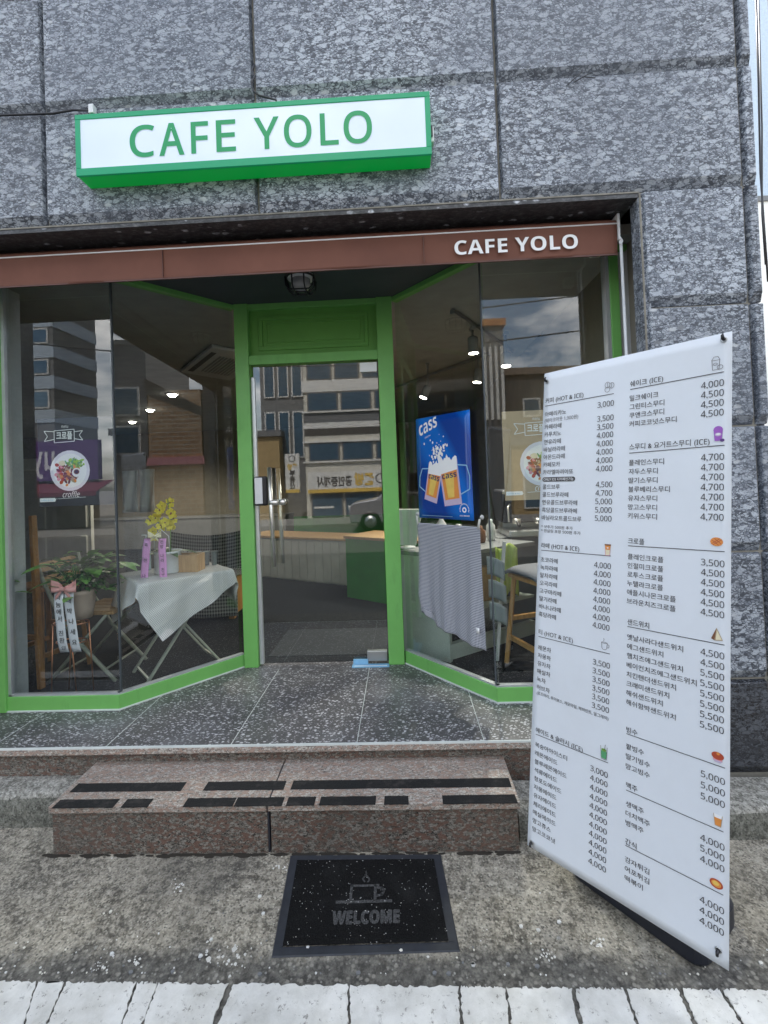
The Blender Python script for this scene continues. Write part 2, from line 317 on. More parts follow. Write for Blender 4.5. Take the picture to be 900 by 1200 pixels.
# glass pane: clear with mirror-like reflection by angle
def glass(name, boost, tint):
    g = NT(name); t = g.t; t.nodes.remove(g.p)
    tr = g.n('BsdfTransparent'); tr.inputs[0].default_value = (*tint, 1); gl = g.n('BsdfGlossy'); gl.inputs['Roughness'].default_value = 0.004
    gl.inputs[0].default_value = (1, 1, 1, 1)
    fr = g.n('Fresnel'); fr.inputs[0].default_value = 1.5; ge = g.n('NewGeometry')
    f = g.math('MULTIPLY', fr.outputs[0], boost); f = g.math('MINIMUM', f, 1.0)
    f = g.math('MULTIPLY', f, g.math('SUBTRACT', 1.0, ge.outputs['Backfacing']))
    mx = g.n('MixShader'); g.l(f, mx.inputs[0]); g.l(tr.outputs[0], mx.inputs[1]); g.l(gl.outputs[0], mx.inputs[2])
    g.l(mx.outputs[0], t.nodes['Material Output'].inputs[0]); return g.m
glass('window_glass', 2.0, (.93, .96, .95))
glass('door_glass', 3.0, (.90, .94, .93))
a = NT('far_glass'); a.base((.09, .17, .25)); a.rough(.05); a.p.inputs['Metallic'].default_value = .35
simple('facade_beige', (.66, .64, .56), .8); simple('facade_grey', (.17, .175, .18), .8); simple('facade_dark', (.085, .08, .075), .8)
simple('facade_white', (.78, .78, .74), .8); simple('facade_brown', (.22, .17, .13), .8); simple('facade_blue', (.42, .50, .58), .5)
simple('facade_ochre', (.42, .30, .14), .8); simple('roof_orange', (.50, .20, .06), .8); simple('trim_light', (.62, .62, .60), .6)
a = NT('brick_far'); v = a.pos(rot=(0, 0, R(90)))
b = a.n('TexBrick'); b.inputs['Scale'].default_value = 1.0; b.inputs['Brick Width'].default_value = .55; b.inputs['Row Height'].default_value = .22; b.inputs['Mortar Size'].default_value = .025
b.inputs['Color1'].default_value = (.36, .20, .10, 1); b.inputs['Color2'].default_value = (.52, .33, .18, 1); b.inputs['Mortar'].default_value = (.5, .45, .38, 1)
sxyz = a.n('SeparateXYZ'); a.l(a.pos(), sxyz.inputs[0]); cb = a.n('CombineXYZ'); a.l(sxyz.outputs['Y'], cb.inputs[0]); a.l(sxyz.outputs['Z'], cb.inputs[1]); a.l(cb.outputs[0], b.inputs['Vector'])
a.base(b.outputs[0]); a.rough(.9)

# ------------------------------------------------------------------ mesh building
def np3(p): return tuple(float(q) for q in p)
class MB:
    def __init__(s): s.v = []; s.f = []; s.mi = []; s.mats = []; s.uv = None; s.sm = []
    def m(s, name):
        if name not in s.mats: s.mats.append(name)
        return s.mats.index(name)
    def add(s, vs, fs, mat, smooth=False):
        o = len(s.v); s.v += [np3(p) for p in vs]; k = s.m(mat)
        for f in fs: s.f.append([i + o for i in f]); s.mi.append(k); s.sm.append(smooth)
        return s
    def box(s, x0, x1, y0, y1, z0, z1, mat):
        return s.add([(x, y, z) for x in (x0, x1) for y in (y0, y1) for z in (z0, z1)],
                     [(0, 1, 3, 2), (4, 6, 7, 5), (0, 4, 5, 1), (2, 3, 7, 6), (0, 2, 6, 4), (1, 5, 7, 3)], mat)
    def obox(s, c, ax, ay, az, mat):   # centre and three half-axis vectors
        c, ax, ay, az = map(np.array, (c, ax, ay, az))
        return s.add([c + i * ax + j * ay + k * az for i in (-1, 1) for j in (-1, 1) for k in (-1, 1)],
                     [(0, 1, 3, 2), (4, 6, 7, 5), (0, 4, 5, 1), (2, 3, 7, 6), (0, 2, 6, 4), (1, 5, 7, 3)], mat)
    def prism(s, poly, z0, z1, mat, cap=True):
        n = len(poly); vs = [(p[0], p[1], z0) for p in poly] + [(p[0], p[1], z1) for p in poly]
        fs = [(i, (i + 1) % n, n + (i + 1) % n, n + i) for i in range(n)]
        if cap: fs += [tuple(range(n))[::-1], tuple(range(n, 2 * n))]
        return s.add(vs, fs, mat)
    def tube(s, pts, r, mat, n=8, cap=True, smooth=True):
        pts = [np.array(p, float) for p in pts]; rs = r if hasattr(r, '__len__') else [r] * len(pts)
        vs = []; prev = None
        for i, p in enumerate(pts):
            d = (pts[min(i + 1, len(pts) - 1)] - pts[max(i - 1, 0)]); d /= np.linalg.norm(d) + 1e-12
            a = np.array([0, 0, 1.]) if abs(d[2]) < .9 else np.array([1., 0, 0])
            if prev is not None: u = prev - d * (prev @ d)
            else: u = np.cross(d, a)
            u /= np.linalg.norm(u) + 1e-12; prev = u; w_ = np.cross(d, u)
            for k in range(n):
                t = 2 * math.pi * k / n; vs.append(p + rs[i] * (math.cos(t) * u + math.sin(t) * w_))
        fs = [(i * n + k, i * n + (k + 1) % n, (i + 1) * n + (k + 1) % n, (i + 1) * n + k) for i in range(len(pts) - 1) for k in range(n)]
        if cap: fs += [tuple(range(n))[::-1], tuple(range((len(pts) - 1) * n, len(pts) * n))]
        return s.add(vs, fs, mat, smooth)
    def bar(s, p0, p1, w, h, mat, up=(0, 0, 1)):
        p0, p1 = np.array(p0, float), np.array(p1, float); d = p1 - p0; L = np.linalg.norm(d); d /= L
        up = np.array(up, float); u = np.cross(d, up)
        if np.linalg.norm(u) < 1e-3: u = np.cross(d, np.array([1., 0, 0]))
        u /= np.linalg.norm(u); q = np.cross(u, d)
        return s.obox((p0 + p1) / 2, d * L / 2, u * w / 2, q * h / 2, mat)
    def lathe(s, prof, c, mat, n=20, smooth=True, cap=True, axis=(0, 0, 1)):
        ax = np.array(axis, float); ax /= np.linalg.norm(ax); a = np.array([1., 0, 0]) if abs(ax[0]) < .9 else np.array([0, 1., 0])
        u = np.cross(ax, a); u /= np.linalg.norm(u); q = np.cross(ax, u); c = np.array(c, float); vs = []
        for r_, z in prof:
            for k in range(n):
                t = 2 * math.pi * k / n; vs.append(c + ax * z + r_ * (math.cos(t) * u + math.sin(t) * q))
        fs = [(i * n + k, i * n + (k + 1) % n, (i + 1) * n + (k + 1) % n, (i + 1) * n + k) for i in range(len(prof) - 1) for k in range(n)]
        if cap: fs += [tuple(range(n))[::-1], tuple(range((len(prof) - 1) * n, len(prof) * n))]
        return s.add(vs, fs, mat, smooth)
    def disc(s, c, u, v, r, mat, n=20, ry=None):
        c, u, v = map(np.array, (c, u, v)); ry = ry or r
        return s.add([c + u * r * math.cos(2 * math.pi * k / n) + v * ry * math.sin(2 * math.pi * k / n) for k in range(n)], [tuple(range(n))], mat)
    def grid(s, fn, nu, nv, mat, smooth=True):
        vs = [fn(i / nu, j / nv) for j in range(nv + 1) for i in range(nu + 1)]
        fs = [(j * (nu + 1) + i, j * (nu + 1) + i + 1, (j + 1) * (nu + 1) + i + 1, (j + 1) * (nu + 1) + i) for j in range(nv) for i in range(nu)]
        o = len(s.v)
        if s.uv is None: s.uv = {}
        for j in range(nv + 1):
            for i in range(nu + 1): s.uv[o + j * (nu + 1) + i] = (i / nu, j / nv)
        return s.add(vs, fs, mat, smooth)
    def text(s, body, mapf, mat, size=1.0, width=None, x=0.0, y=0.0, align='L', bold=0.0, sx=1.0, sy=1.0, italic=0, force=False):
        vs, fs, w_ = glyphs(body, bold, force)
        k = size * sx if width is None else width / w_
        x0 = x - (w_ * k if align == 'R' else w_ * k / 2 if align == 'C' else 0)
        s.add([mapf(x0 + k * p[0] + italic * size * p[1], y + size * sy * p[1]) for p in vs], fs, mat); return w_ * k
    def build(s, name, parent=None, bevel=0, solid=0, seg=2):
        me = bpy.data.meshes.new(name); me.from_pydata(s.v, [], s.f)
        for n_ in s.mats: me.materials.append(MATS[n_])
        me.polygons.foreach_set('material_index', s.mi); me.polygons.foreach_set('use_smooth', s.sm)
        if s.uv:
            ul = me.uv_layers.new(name='UVMap')
            for lp in me.loops: ul.data[lp.index].uv = s.uv.get(lp.vertex_index, (0, 0))
        me.update()
        o = bpy.data.objects.new(name, me); col.objects.link(o)
        if parent: o.parent = parent; o.matrix_parent_inverse = Matrix.Translation(-parent.location) if parent.type == 'EMPTY' and parent.parent is None and parent.rotation_euler.z == 0 else Matrix.Identity(4)
        if solid: q = o.modifiers.new('solid', 'SOLIDIFY'); q.thickness = solid; q.offset = 0
        if bevel: q = o.modifiers.new('bevel', 'BEVEL'); q.width = bevel; q.segments = seg; q.limit_method = 'ANGLE'; q.angle_limit = R(35)
        return o
_gc = {}
def sans(t, heavy):
    r = ''
    for ch in t:   # humanist sans letters and digits from the mathematical alphanumerics
        if 'A' <= ch <= 'Z': r += chr((0x1D5D4 if heavy else 0x1D5A0) + ord(ch) - 65)
        elif 'a' <= ch <= 'z': r += chr((0x1D5EE if heavy else 0x1D5BA) + ord(ch) - 97)
        elif '0' <= ch <= '9': r += chr((0x1D7EC if heavy else 0x1D7E2) + ord(ch) - 48)
        else: r += ch
    return r
def glyphs(body, bold=0.0, force=False):
    key = (body, bold, force)
    if key not in _gc:
        c = bpy.data.curves.new('t', 'FONT'); c.body = sans(body, abs(bold) > .0145); c.resolution_u = 3; c.offset = 0 if body.isascii() and not force else bold
        o = bpy.data.objects.new('t', c); me = o.to_mesh()
        vs = [tuple(v.co)[:2] for v in me.vertices]; fs = [tuple(p.vertices) for p in me.polygons]
        x0 = min(v[0] for v in vs); w_ = max(v[0] for v in vs) - x0
        _gc[key] = ([(a - x0, b) for a, b in vs], fs, w_); o.to_mesh_clear(); bpy.data.objects.remove(o); bpy.data.curves.remove(c)
    return _gc[key]

def empty(name, loc, label, cat, group=None):
    o = bpy.data.objects.new(name, None); o.empty_display_size = .1; col.objects.link(o); o.location = loc
    o['label'] = label; o['category'] = cat
    if group: o['group'] = group
    return o
def tag(o, label=None, cat=None, group=None, kind=None):
    for k, v in (('label', label), ('category', cat), ('group', group), ('kind', kind)):
        if v: o[k] = v
    return o
def struct(o): o['kind'] = 'structure'; return o
def copy_tree(o, parent=None):
    c = o.copy(); col.objects.link(c)
    if parent: c.parent = parent
    for ch in list(o.children): copy_tree(ch, c)
    return c
def plane_map(o, u, v, n=(0, 0, 0), off=0.0):
    o, u, v, n = (np.array(q, float) for q in (o, u, v, n)); o = o + n * off
    return lambda x, y: o + u * x + v * y

YW, XC, ZT = 2.2, 1.73, 2.864          # wall plane, street corner, top of the opening
ZL = .30                                # landing level
XR = 1.178                              # right edge of the opening
LA, LB = (-1.642, 2.573), (-1.112, 3.149); RA, RB = (.482, 2.569), (-.024, 3.149); YG = 2.573; YD = 3.149

# ------------------------------------------------------------------ ground
mb = MB(); mb.box(-400, 400, -400, 400, -.3, -.02, 'far_ground'); struct(mb.build('ground'))
mb = MB(); mb.box(-60, 60, -9.2, 1.2, -.02, -.006, 'asphalt'); struct(mb.build('road'))
def pav(x, y): return (x, y, 0)
mb = MB(); mb.box(-60, 60, 1.2, 2.3, -.02, 0, 'pavement_concrete'); struct(mb.build('pavement'))
mb = MB(); mb.box(-60, 60, -12, -9.2, -.02, .10, 'far_ground'); struct(mb.build('far_pavement'))
mb = MB(); mb.box(XC, 40, 2.3, 30, -.02, -.004, 'far_ground'); struct(mb.build('alley'))
# painted line, cracked into slabs
pl = struct(MB().box(-60, 60, .9, 1.195, -.02, .0015, 'pavement_concrete').build('painted_line'))
tops = [-60, 43, 77, 160, 185, 270, 409, 538, 593, 672, 733, 797, 845, 930]
bots = [-90, 24, 49, 138, 162, 247, 409, 542, 600, 683, 751, 820, 879, 975]
wid = [3, 2, 2.5, 2.5, 2, 8, 3, 3.5, 2.5, 5.5, 3.5, 6, 4, 3]
for i in range(len(tops) - 1):
    ytop = lambda x: onz(x, 1152 + .012 * x, 0)
    L0, L1 = onz(tops[i] + wid[i] * .5, 1152 + .012 * tops[i], 0), onz(bots[i] + wid[i] * .5, 1215, 0)
    R0, R1 = onz(tops[i + 1] - wid[i + 1] * .5, 1152 + .012 * tops[i + 1], 0), onz(bots[i + 1] - wid[i + 1] * .5, 1215, 0)
    rr = random.Random(i); poly = []
    def jag(a, b, n, amp):
        for k in range(n):
            t = k / n; p = a * (1 - t) + b * t; poly.append((p[0] + rr.uniform(-amp, amp), p[1] + rr.uniform(-amp, amp)))
    jag(R1, R0, 16, .003); jag(R0, L0, 30, .0045); jag(L0, L1, 16, .003)
    poly.append((L1[0], L1[1])); poly = poly[::1]
    mb = MB(); mb.prism(poly, .002, .0055 + .0008 * rr.random(), 'road_paint'); mb.build('paint_patch', pl)
for i in range(46):
    for sgn in (-1, 1):
        x0 = (-1.51 if sgn < 0 else 1.115) + sgn * i * .23; x1 = x0 + sgn * .222; rr = random.Random(900 + i * sgn); a_, b_ = min(x0, x1), max(x0, x1); sl = .03 * sgn * (-1)
        e0 = [(a_ + sl * t / 6 + rr.uniform(-.003, .003), (1.442 if sgn < 0 else 1.422) - .135 * t / 6) for t in range(7)]; e1 = [(b_ + sl * t / 6 + rr.uniform(-.003, .003), (1.442 if sgn < 0 else 1.422) - .135 * t / 6) for t in range(7)]
        top_ = [(b_ + (a_ - b_) * t / 8, (1.442 if sgn < 0 else 1.422) + rr.uniform(-.005, .005)) for t in range(1, 8)]
        MB().prism(e1[::-1] + top_ + e0, .002, .0056, 'road_paint').build('paint_patch', pl)
# loose grit and chips of paint lying on the concrete
rr = random.Random(3); mb = MB()
for k in range(260):
    x = rr.uniform(-2.4, 1.9); y = rr.gauss(1.52, .07) if rr.random() < .75 else rr.uniform(1.45, 1.95); s_ = rr.choice([.002, .003, .003, .004, .007])
    if y < 1.46: y = 1.47
    a_ = rr.uniform(0, 6.28); n_ = 5
    mb.prism([(x + s_ * math.cos(a_ + 6.283 * i / n_) * rr.uniform(.6, 1.3), y + s_ * .8 * math.sin(a_ + 6.283 * i / n_)) for i in range(n_)], 0, s_ * .7, rr.choice(['trim_light', 'ledge_concrete', 'facade_grey', 'facade_beige', 'road_paint']))
tag(mb.build('grit'), 'scattered grit and paint chips along the gutter', 'grit', kind='stuff')

# concrete ledges either side of the step
def ledge(name, x0, x1, y0, y1, z1, lab):
    mb = MB(); n = int((x1 - x0) / .05); rr = random.Random(x1)
    prof = [(y0, 0), (y0 + .004, z1 * .5), (y0 + .01, z1 - .022), (y0 + .018, z1 - .008), (y0 + .035, z1), (y1, z1)]
    def fn(u, v):
        k = v * (len(prof) - 1); i = min(int(k), len(prof) - 2); t = k - i
        j = .003 * math.sin(17 * u * (x1 - x0) + 3) * (1 if 0 < i < 4 else .3)
        return (x0 + u * (x1 - x0), prof[i][0] * (1 - t) + prof[i + 1][0] * t + j, prof[i][1] * (1 - t) + prof[i + 1][1] * t + j * .5)
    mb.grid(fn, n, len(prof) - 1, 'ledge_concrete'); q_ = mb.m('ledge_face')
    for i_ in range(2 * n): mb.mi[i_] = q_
    mb.add([(x0, y, z) for y, z in prof] + [(x0, y1, 0)], [tuple(range(len(prof) + 1))], 'ledge_concrete'); mb.add([(x1, y, z) for y, z in prof] + [(x1, y1, 0)], [tuple(range(len(prof) + 1))], 'ledge_concrete')
    o = mb.build(name); tag(o, lab, 'kerb'); return o
ledge('concrete_ledge', -4.2, -1.556, 2.095, 2.236, .148, 'rough grey concrete ledge left of the granite step')
ledge('concrete_ledge', .445, 1.74, 1.99, 2.199, .122, 'weathered concrete ledge behind the menu board at the wall foot')

# ------------------------------------------------------------------ landing
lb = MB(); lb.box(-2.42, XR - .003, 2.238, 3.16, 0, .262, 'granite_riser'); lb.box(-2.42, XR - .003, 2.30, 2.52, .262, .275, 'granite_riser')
land = struct(lb.build('entrance_landing'))
xs = [-2.42, -2.07, -1.485, -.868, -.258, .345, .94, XR - .004]
for i in range(len(xs) - 1):   # paving tiles with fine joints
    a0, a1 = xs[i] + .0015, xs[i + 1] - .0015
    mb = MB(); mb.box(a0, a1, 2.207, 3.2, .264, ZL, 'granite_landing'); mb.build('granite_tile', land, bevel=.0015, seg=1)
mb = MB(); mb.box(-2.42, XR - .003, 2.2065, 2.2115, .2995, .3012, 'silicone'); mb.box(-2.42, XR - .003, 2.2045, 2.207, .292, .3012, 'silicone'); mb.build('worn_white_edge', land)
mb = MB(); mb.box(-2.42, XR - .003, 2.2035, 2.2068, .2655, .2918, 'granite_tread'); mb.build('nosing', land)
mb = MB()
for x_ in xs[1:-1]: mb.box(x_ - .0014, x_ + .0014, 2.212, 3.1, ZL - .004, ZL - .0006, 'silicone')
mb.build('grout', land)

# ------------------------------------------------------------------ step
st = empty('stone_step', (-.55, 1.93, 0), 'reddish brown granite entrance step with worn black grip strips', 'step')
S0, S1, SJ = -1.552, .437, -.612
for a0, a1 in ((S0, SJ - .003), (SJ + .003, S1)):
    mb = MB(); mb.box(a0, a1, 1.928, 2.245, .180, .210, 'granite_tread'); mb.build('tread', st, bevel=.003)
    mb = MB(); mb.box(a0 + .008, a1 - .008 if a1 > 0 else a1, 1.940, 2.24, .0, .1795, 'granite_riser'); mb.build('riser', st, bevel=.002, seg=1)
mb = MB(); mb.box(SJ - .004, SJ + .004, 1.945, 2.2, .0, .205, 'ink_charcoal'); mb.build('joint', st)
front = [(60, 131), (141, 172), (214, 272), (274, 330), (335, 368), (374, 440), (450, 479), (519, 607)]
back = [(82, 211), (238, 332), (341, 600)]
for rows, pf, pb in ((front, 944.5, 934.5), (back, 925.5, 915.5)):
    for x0, x1 in rows:
        dy = -.0137 * ((x0 + x1) / 2 - 330)
        yf, yb = onz(330, pf, .21)[1], onz(330, pb, .21)[1]
        X0, X1 = onz(x0, pf + dy, .21)[0], onz(x1, pf + dy, .21)[0]
        rr = random.Random(x0); mb = MB(); n_ = 12; poly = []
        for k in range(n_): poly.append((X0 + (X1 - X0) * k / (n_ - 1), yf + rr.uniform(-.0015, .0015)))
        for k in range(n_): poly.append((X1 - (X1 - X0) * k / (n_ - 1) + rr.uniform(-.001, .001), yb + rr.uniform(-.0015, .0015)))
        mb.prism(poly, .2098, .2118, 'grip_tape'); mb.build('grip_strip', st)

# shadow line at the foot of the step painted as dark flecks, white splatter by the mat
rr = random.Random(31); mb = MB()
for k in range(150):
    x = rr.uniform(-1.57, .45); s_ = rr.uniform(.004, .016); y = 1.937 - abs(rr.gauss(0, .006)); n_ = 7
    mb.prism([(x + s_ * 1.8 * math.cos(6.2832 * i / n_) * rr.uniform(.7, 1.2), y + s_ * .55 * math.sin(6.2832 * i / n_)) for i in range(n_)], 0, .0018 + .0004 * rr.random(), 'shadow_line')
tag(mb.build('shadow_line'), 'dark flecks painting a shadow line along the foot of the granite step', 'dirt', kind='stuff')  # painted shade, not real dirt
mb = MB()
for k in range(45):
    c = onz(rr.gauss(268, 14), rr.gauss(1122, 10), 0); s_ = abs(rr.gauss(.0015, .0022)) + .0006; n_ = 6
    mb.prism([(c[0] + s_ * math.cos(6.2832 * i / n_) * rr.uniform(.5, 1.5), c[1] + s_ * math.sin(6.2832 * i / n_) * rr.uniform(.5, 1.5)) for i in range(n_)], 0, .0012 + .0003 * rr.random(), 'road_paint')
for px, py in ((331, 1018), (208, 1038), (640, 1120), (700, 1105), (160, 1128), (118, 1132)):
    for k in range(14):
        c = onz(rr.gauss(px, 5), rr.gauss(py, 3), 0); s_ = rr.uniform(.001, .004)
        mb.prism([(c[0] + s_ * math.cos(1.047 * i) * rr.uniform(.5, 1.5), c[1] + s_ * math.sin(1.047 * i) * rr.uniform(.5, 1.5)) for i in range(6)], 0, .0012 + .0003 * rr.random(), 'road_paint')
tag(mb.build('paint_splatter'), 'dried white paint splatter on the concrete beside the mat', 'splatter', kind='stuff')

# ------------------------------------------------------------------ door mat
TLm, TRm, BRm, BLm = np.array([-.518, 1.925]), np.array([.105, 1.925]), np.array([.134, 1.536]), np.array([-.482, 1.516])
def mp_(u, v, z=0): p = (1 - v) * ((1 - u) * TLm + u * TRm) + v * ((1 - u) * BLm + u * BRm); return (p[0], p[1], z)
dm = empty('doormat', (-.19, 1.73, 0), 'black rubber-edged doormat printed with a steaming cup and WELCOME', 'doormat')
mb = MB()
def rim(u, v): return mp_(u, v)
bu, bv = .052, .075
for (u0, v0, u1, v1) in ((0, 0, 1, bv), (0, 1 - bv, 1, 1), (0, bv, bu, 1 - bv), (1 - bu, bv, 1, 1 - bv)):
    c4 = [(u0, v0), (u1, v0), (u1, v1), (u0, v1)]
    vs = [mp_(u, v, .001) for u, v in c4]
    vt = [mp_(min(max(u, .006), .994), min(max(v, .008), .992), .006 if (0 < u < 1 and 0 < v < 1) or False else .0045) for u, v in c4]
    mb.add(vs + vt, [(0, 1, 2, 3), (7, 6, 5, 4), (0, 4, 5, 1), (1, 5, 6, 2), (2, 6, 7, 3), (3, 7, 4, 0)], 'mat_rubber')
mb.build('rubber_border', dm)
mb = MB(); rr = random.Random(5)
def pile(u, v):
    q = mp_(bu + (1 - 2 * bu) * u, bv + (1 - 2 * bv) * v); return (q[0], q[1], .0075 + .0012 * rr.random())
mb.grid(pile, 90, 60, 'mat_pile', smooth=False); mb.build('pile', dm)
mb = MB(); um = (TRm - TLm); um = um / np.linalg.norm(um); um = np.array([um[0], .025, 0]); vm = np.array([-um[1], um[0], 0])
M0 = lambda x, y: np.array([x, y, .0098])
pm = plane_map((-.182, 1.645, .0098), um, vm)
for k, (dx, dy) in enumerate(((0, 0), (.0022, .001), (-.0022, .001), (0, .003), (0, -.002))): mb.text('WELCOME', lambda x, y, k=k: pm(x, y) + np.array([0, 0, .00002 * k]), 'mat_print', size=.066, width=.236, x=dx, y=-.022 + dy, align='C', bold=.05)
def seg(pts, r, z=.0098):
    for p, q in zip(pts[:-1], pts[1:]):
        p, q = np.array(p), np.array(q); d = q - p; L = np.linalg.norm(d); d = d / L; n_ = np.array([-d[1], d[0]])
        p2, q2 = p - d * r * .5, q + d * r * .5
        mb.add([pm(*(p2 + n_ * r)), pm(*(p2 - n_ * r)), pm(*(q2 - n_ * r)), pm(*(q2 + n_ * r))], [(0, 1, 2, 3)], 'mat_print')
seg([(-.11, .062), (.09, .062)], .006); seg([(-.06, .066), (-.06, .128)], .005); seg([(-.06, .128), (.042, .128)], .005); seg([(.03, .128), (.03, .066)], .005)
seg([(.035, .118), (.055, .116), (.062, .103), (.055, .088), (.035, .084)], .005)
seg([(-.012, .145), (-.02, .158), (-.012, .170), (-.006, .182), (-.010, .192)], .003); seg([(.000, .143), (.006, .154), (.0, .166), (-.012, .176)], .003)
mb.build('printed_cup_and_word', dm)
mb = MB(); rr = random.Random(11)
for k in range(230):
    u, v = rr.random(), rr.random(); q = mp_(bu + (1 - 2 * bu) * u, bv + (1 - 2 * bv) * v); s_ = rr.choice([.0009, .0012, .0015, .0022]); a_ = rr.uniform(0, 6)
    mb.add([(q[0] + s_ * math.cos(a_ + t), q[1] + s_ * math.sin(a_ + t), .0100) for t in (0, 1.9, 4)] + [(q[0], q[1], .0112)], [(0, 1, 3), (1, 2, 3), (2, 0, 3)], 'trim_light')
tag(mb.build('lint', dm), kind='stuff')

# ------------------------------------------------------------------ cafe building
bd = empty('cafe_building', (-3, 6, 0), 'grey granite clad cafe building filling the view', 'building')
def wallbox(name, *a_, **k): return MB().box(*a_).build(name, bd, **k)
wallbox('wall', -12, -2.42, YW + .029, 2.62, -.02, 2.86, 'mortar'); wallbox('wall', -12.2, -12, YW + .03, 10.7, -.02, 2.86, 'mortar'); wallbox('wall', -12, -2.42, 10.5, 10.7, -.02, 2.86, 'mortar')      # left continuation of the ground floor
wallbox('wall', -12, XC - .05, YW + .029, 2.32, ZT + .02, 5.2, 'mortar')   # wall behind the panels over the opening
wallbox('wall', XR + .008, XC - .05, YW + .029, 2.289, -.02, ZT + .02, 'mortar')
wallbox('wall', 1.30, XC - .05, 2.29, 10.7, -.02, ZT + .02, 'inner_wall')
wallbox('wall', -12, XC - .05, YW + .05, 2.55, 5.2, 11.0, 'mortar')
wallbox('wall', XC - .35, XC - .05, 2.55, 10.7, ZT + .02, 11, 'mortar')
wallbox('wall', -12, XC - .35, 10.45, 10.7, ZT + .02, 11, 'mortar')
wallbox('wall', -12.2, -12, YW + .04, 10.7, ZT + .02, 11, 'mortar')
wallbox('wall', -2.42, 1.3, 10.5, 10.7, -.02, ZT + .02, 'inner_wall')
wallbox('roof', -12.2, XC - .02, YW + .02, 10.72, 11.0, 11.3, 'facade_grey')
def panel(x0, x1, z0, z1, mat='granite_wall', y=YW, g=.004):
    """cladding slab: proud face, flat narrow rims at top and sides, wide chamfer at the foot"""
    x0 += g; x1 -= g; z0 += g; z1 -= g; b = .044 if z1 - z0 > .3 else .02
    yr = y + .026; s_ = .009; t = .006
    v = [(x0, yr, z0), (x1, yr, z0), (x1, yr, z1), (x0, yr, z1), (x0 + s_, y, z0 + b), (x1 - s_, y, z0 + b), (x1 - s_, y, z1 - t), (x0 + s_, y, z1 - t),
         (x0, y + .045, z0), (x1, y + .045, z0), (x1, y + .045, z1), (x0, y + .045, z1)]
    f = [(4, 5, 6, 7), (0, 1, 5, 4), (1, 2, 6, 5), (2, 3, 7, 6), (3, 0, 4, 7), (8, 9, 1, 0), (9, 10, 2, 1), (10, 11, 3, 2), (11, 8, 0, 3), (11, 10, 9, 8)]
    return MB().add(v, f, mat).build('granite_panel', bd, bevel=.0025, seg=1)
zc = [2.872, 3.442, 4.02, 4.60, 5.19]
xc = [-5.25, -4.07, -2.89, -1.714, -.65, .529, 1.662]
for j in range(4):
    for i in range(len(xc) - 1): panel(xc[i], xc[i + 1], zc[j], zc[j + 1])
    panel(1.668, XC, zc[j], zc[j + 1])
pz = [.122, .56, 1.15, 1.74, 2.315, 2.872]
for j in range(5):
    mt = 'granite_base' if j == 0 else 'granite_wall'
    panel(XR + .008, 1.662, pz[j], pz[j + 1], mt); panel(1.668, XC, pz[j], pz[j + 1], mt)
    panel(-5.25, -4.07, pz[j], pz[j + 1], mt); panel(-4.07, -2.89, pz[j], pz[j + 1], mt); panel(-2.89, -2.426, pz[j], pz[j + 1], mt)
# mortar lines of the opening, reveal and soffit slabs
MB().box(-2.42, XR, YW + .010, YW + .0285, ZT + .001, ZT + .008, 'mortar').build('joint_line', bd)
MB().box(XR, XR + .008, YW + .010, YW + .0285, .122, ZT + .001, 'mortar').build('joint_line', bd)
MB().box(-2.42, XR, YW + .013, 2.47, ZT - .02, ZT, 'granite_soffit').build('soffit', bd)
MB().box(XR - .004, XR + .035, YW + .014, 2.288, .30, ZT - .0205, 'granite_wall').build('reveal', bd)
MB().box(XR + .035, 1.30, 2.235, 2.29, .30, ZT - .0205, 'mortar').build('reveal', bd)
MB().box(-2.46, -2.414, YW + .014, 2.588, .301, ZT - .0205, 'granite_wall').build('reveal', bd)
# street side wall round the corner
MB().box(XC - .05, XC - .001, YW + .046, 10.7, -.02, 11.0, 'granite_wall').build('side_wall', bd)
for j in range(6):   # plain upper storeys, seen only from afar
    for i in range(5): panel(-12 + i * 2.746, -12 + (i + 1) * 2.746, 5.2 + j * .967, 5.2 + (j + 1) * .967)
panel(-12, -8.6, .12, 2.86); panel(-8.6, -5.26, .12, 2.86)
for j in range(4): panel(-8.6, -5.26, zc[j], zc[j + 1]); panel(-12, -8.6, zc[j], zc[j + 1])
MB().box(-12, XC - .35, 2.48, 10.45, 2.805, 2.862, 'inner_ceiling').build('ceiling', bd)

# recess soffit: dark painted board over the doorway recess
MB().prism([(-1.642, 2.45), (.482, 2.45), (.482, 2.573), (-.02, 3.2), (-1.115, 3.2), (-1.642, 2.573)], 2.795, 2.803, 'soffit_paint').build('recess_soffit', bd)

# ------------------------------------------------------------------ shopfront
sf = empty('shopfront', (-.57, 3.15, ZL), 'bright green painted shopfront with angled windows and recessed glass door', 'shopfront')
def rail(A, B, z0, z1, t, mat='green_paint', name='sill', inset=0, bevel=.003):
    A = np.array([A[0], A[1], 0.]); B = np.array([B[0], B[1], 0.]); d = (B - A) / np.linalg.norm(B - A); n_ = np.array([-d[1], d[0], 0])
    mb = MB(); mb.obox((A + B) / 2 + np.array([0, 0, (z0 + z1) / 2]) + n_ * inset, (B - A) / 2, n_ * t / 2, (0, 0, (z1 - z0) / 2), mat); return mb.build(name, sf, bevel=bevel)
XFL, XFR = -2.36, 1.29
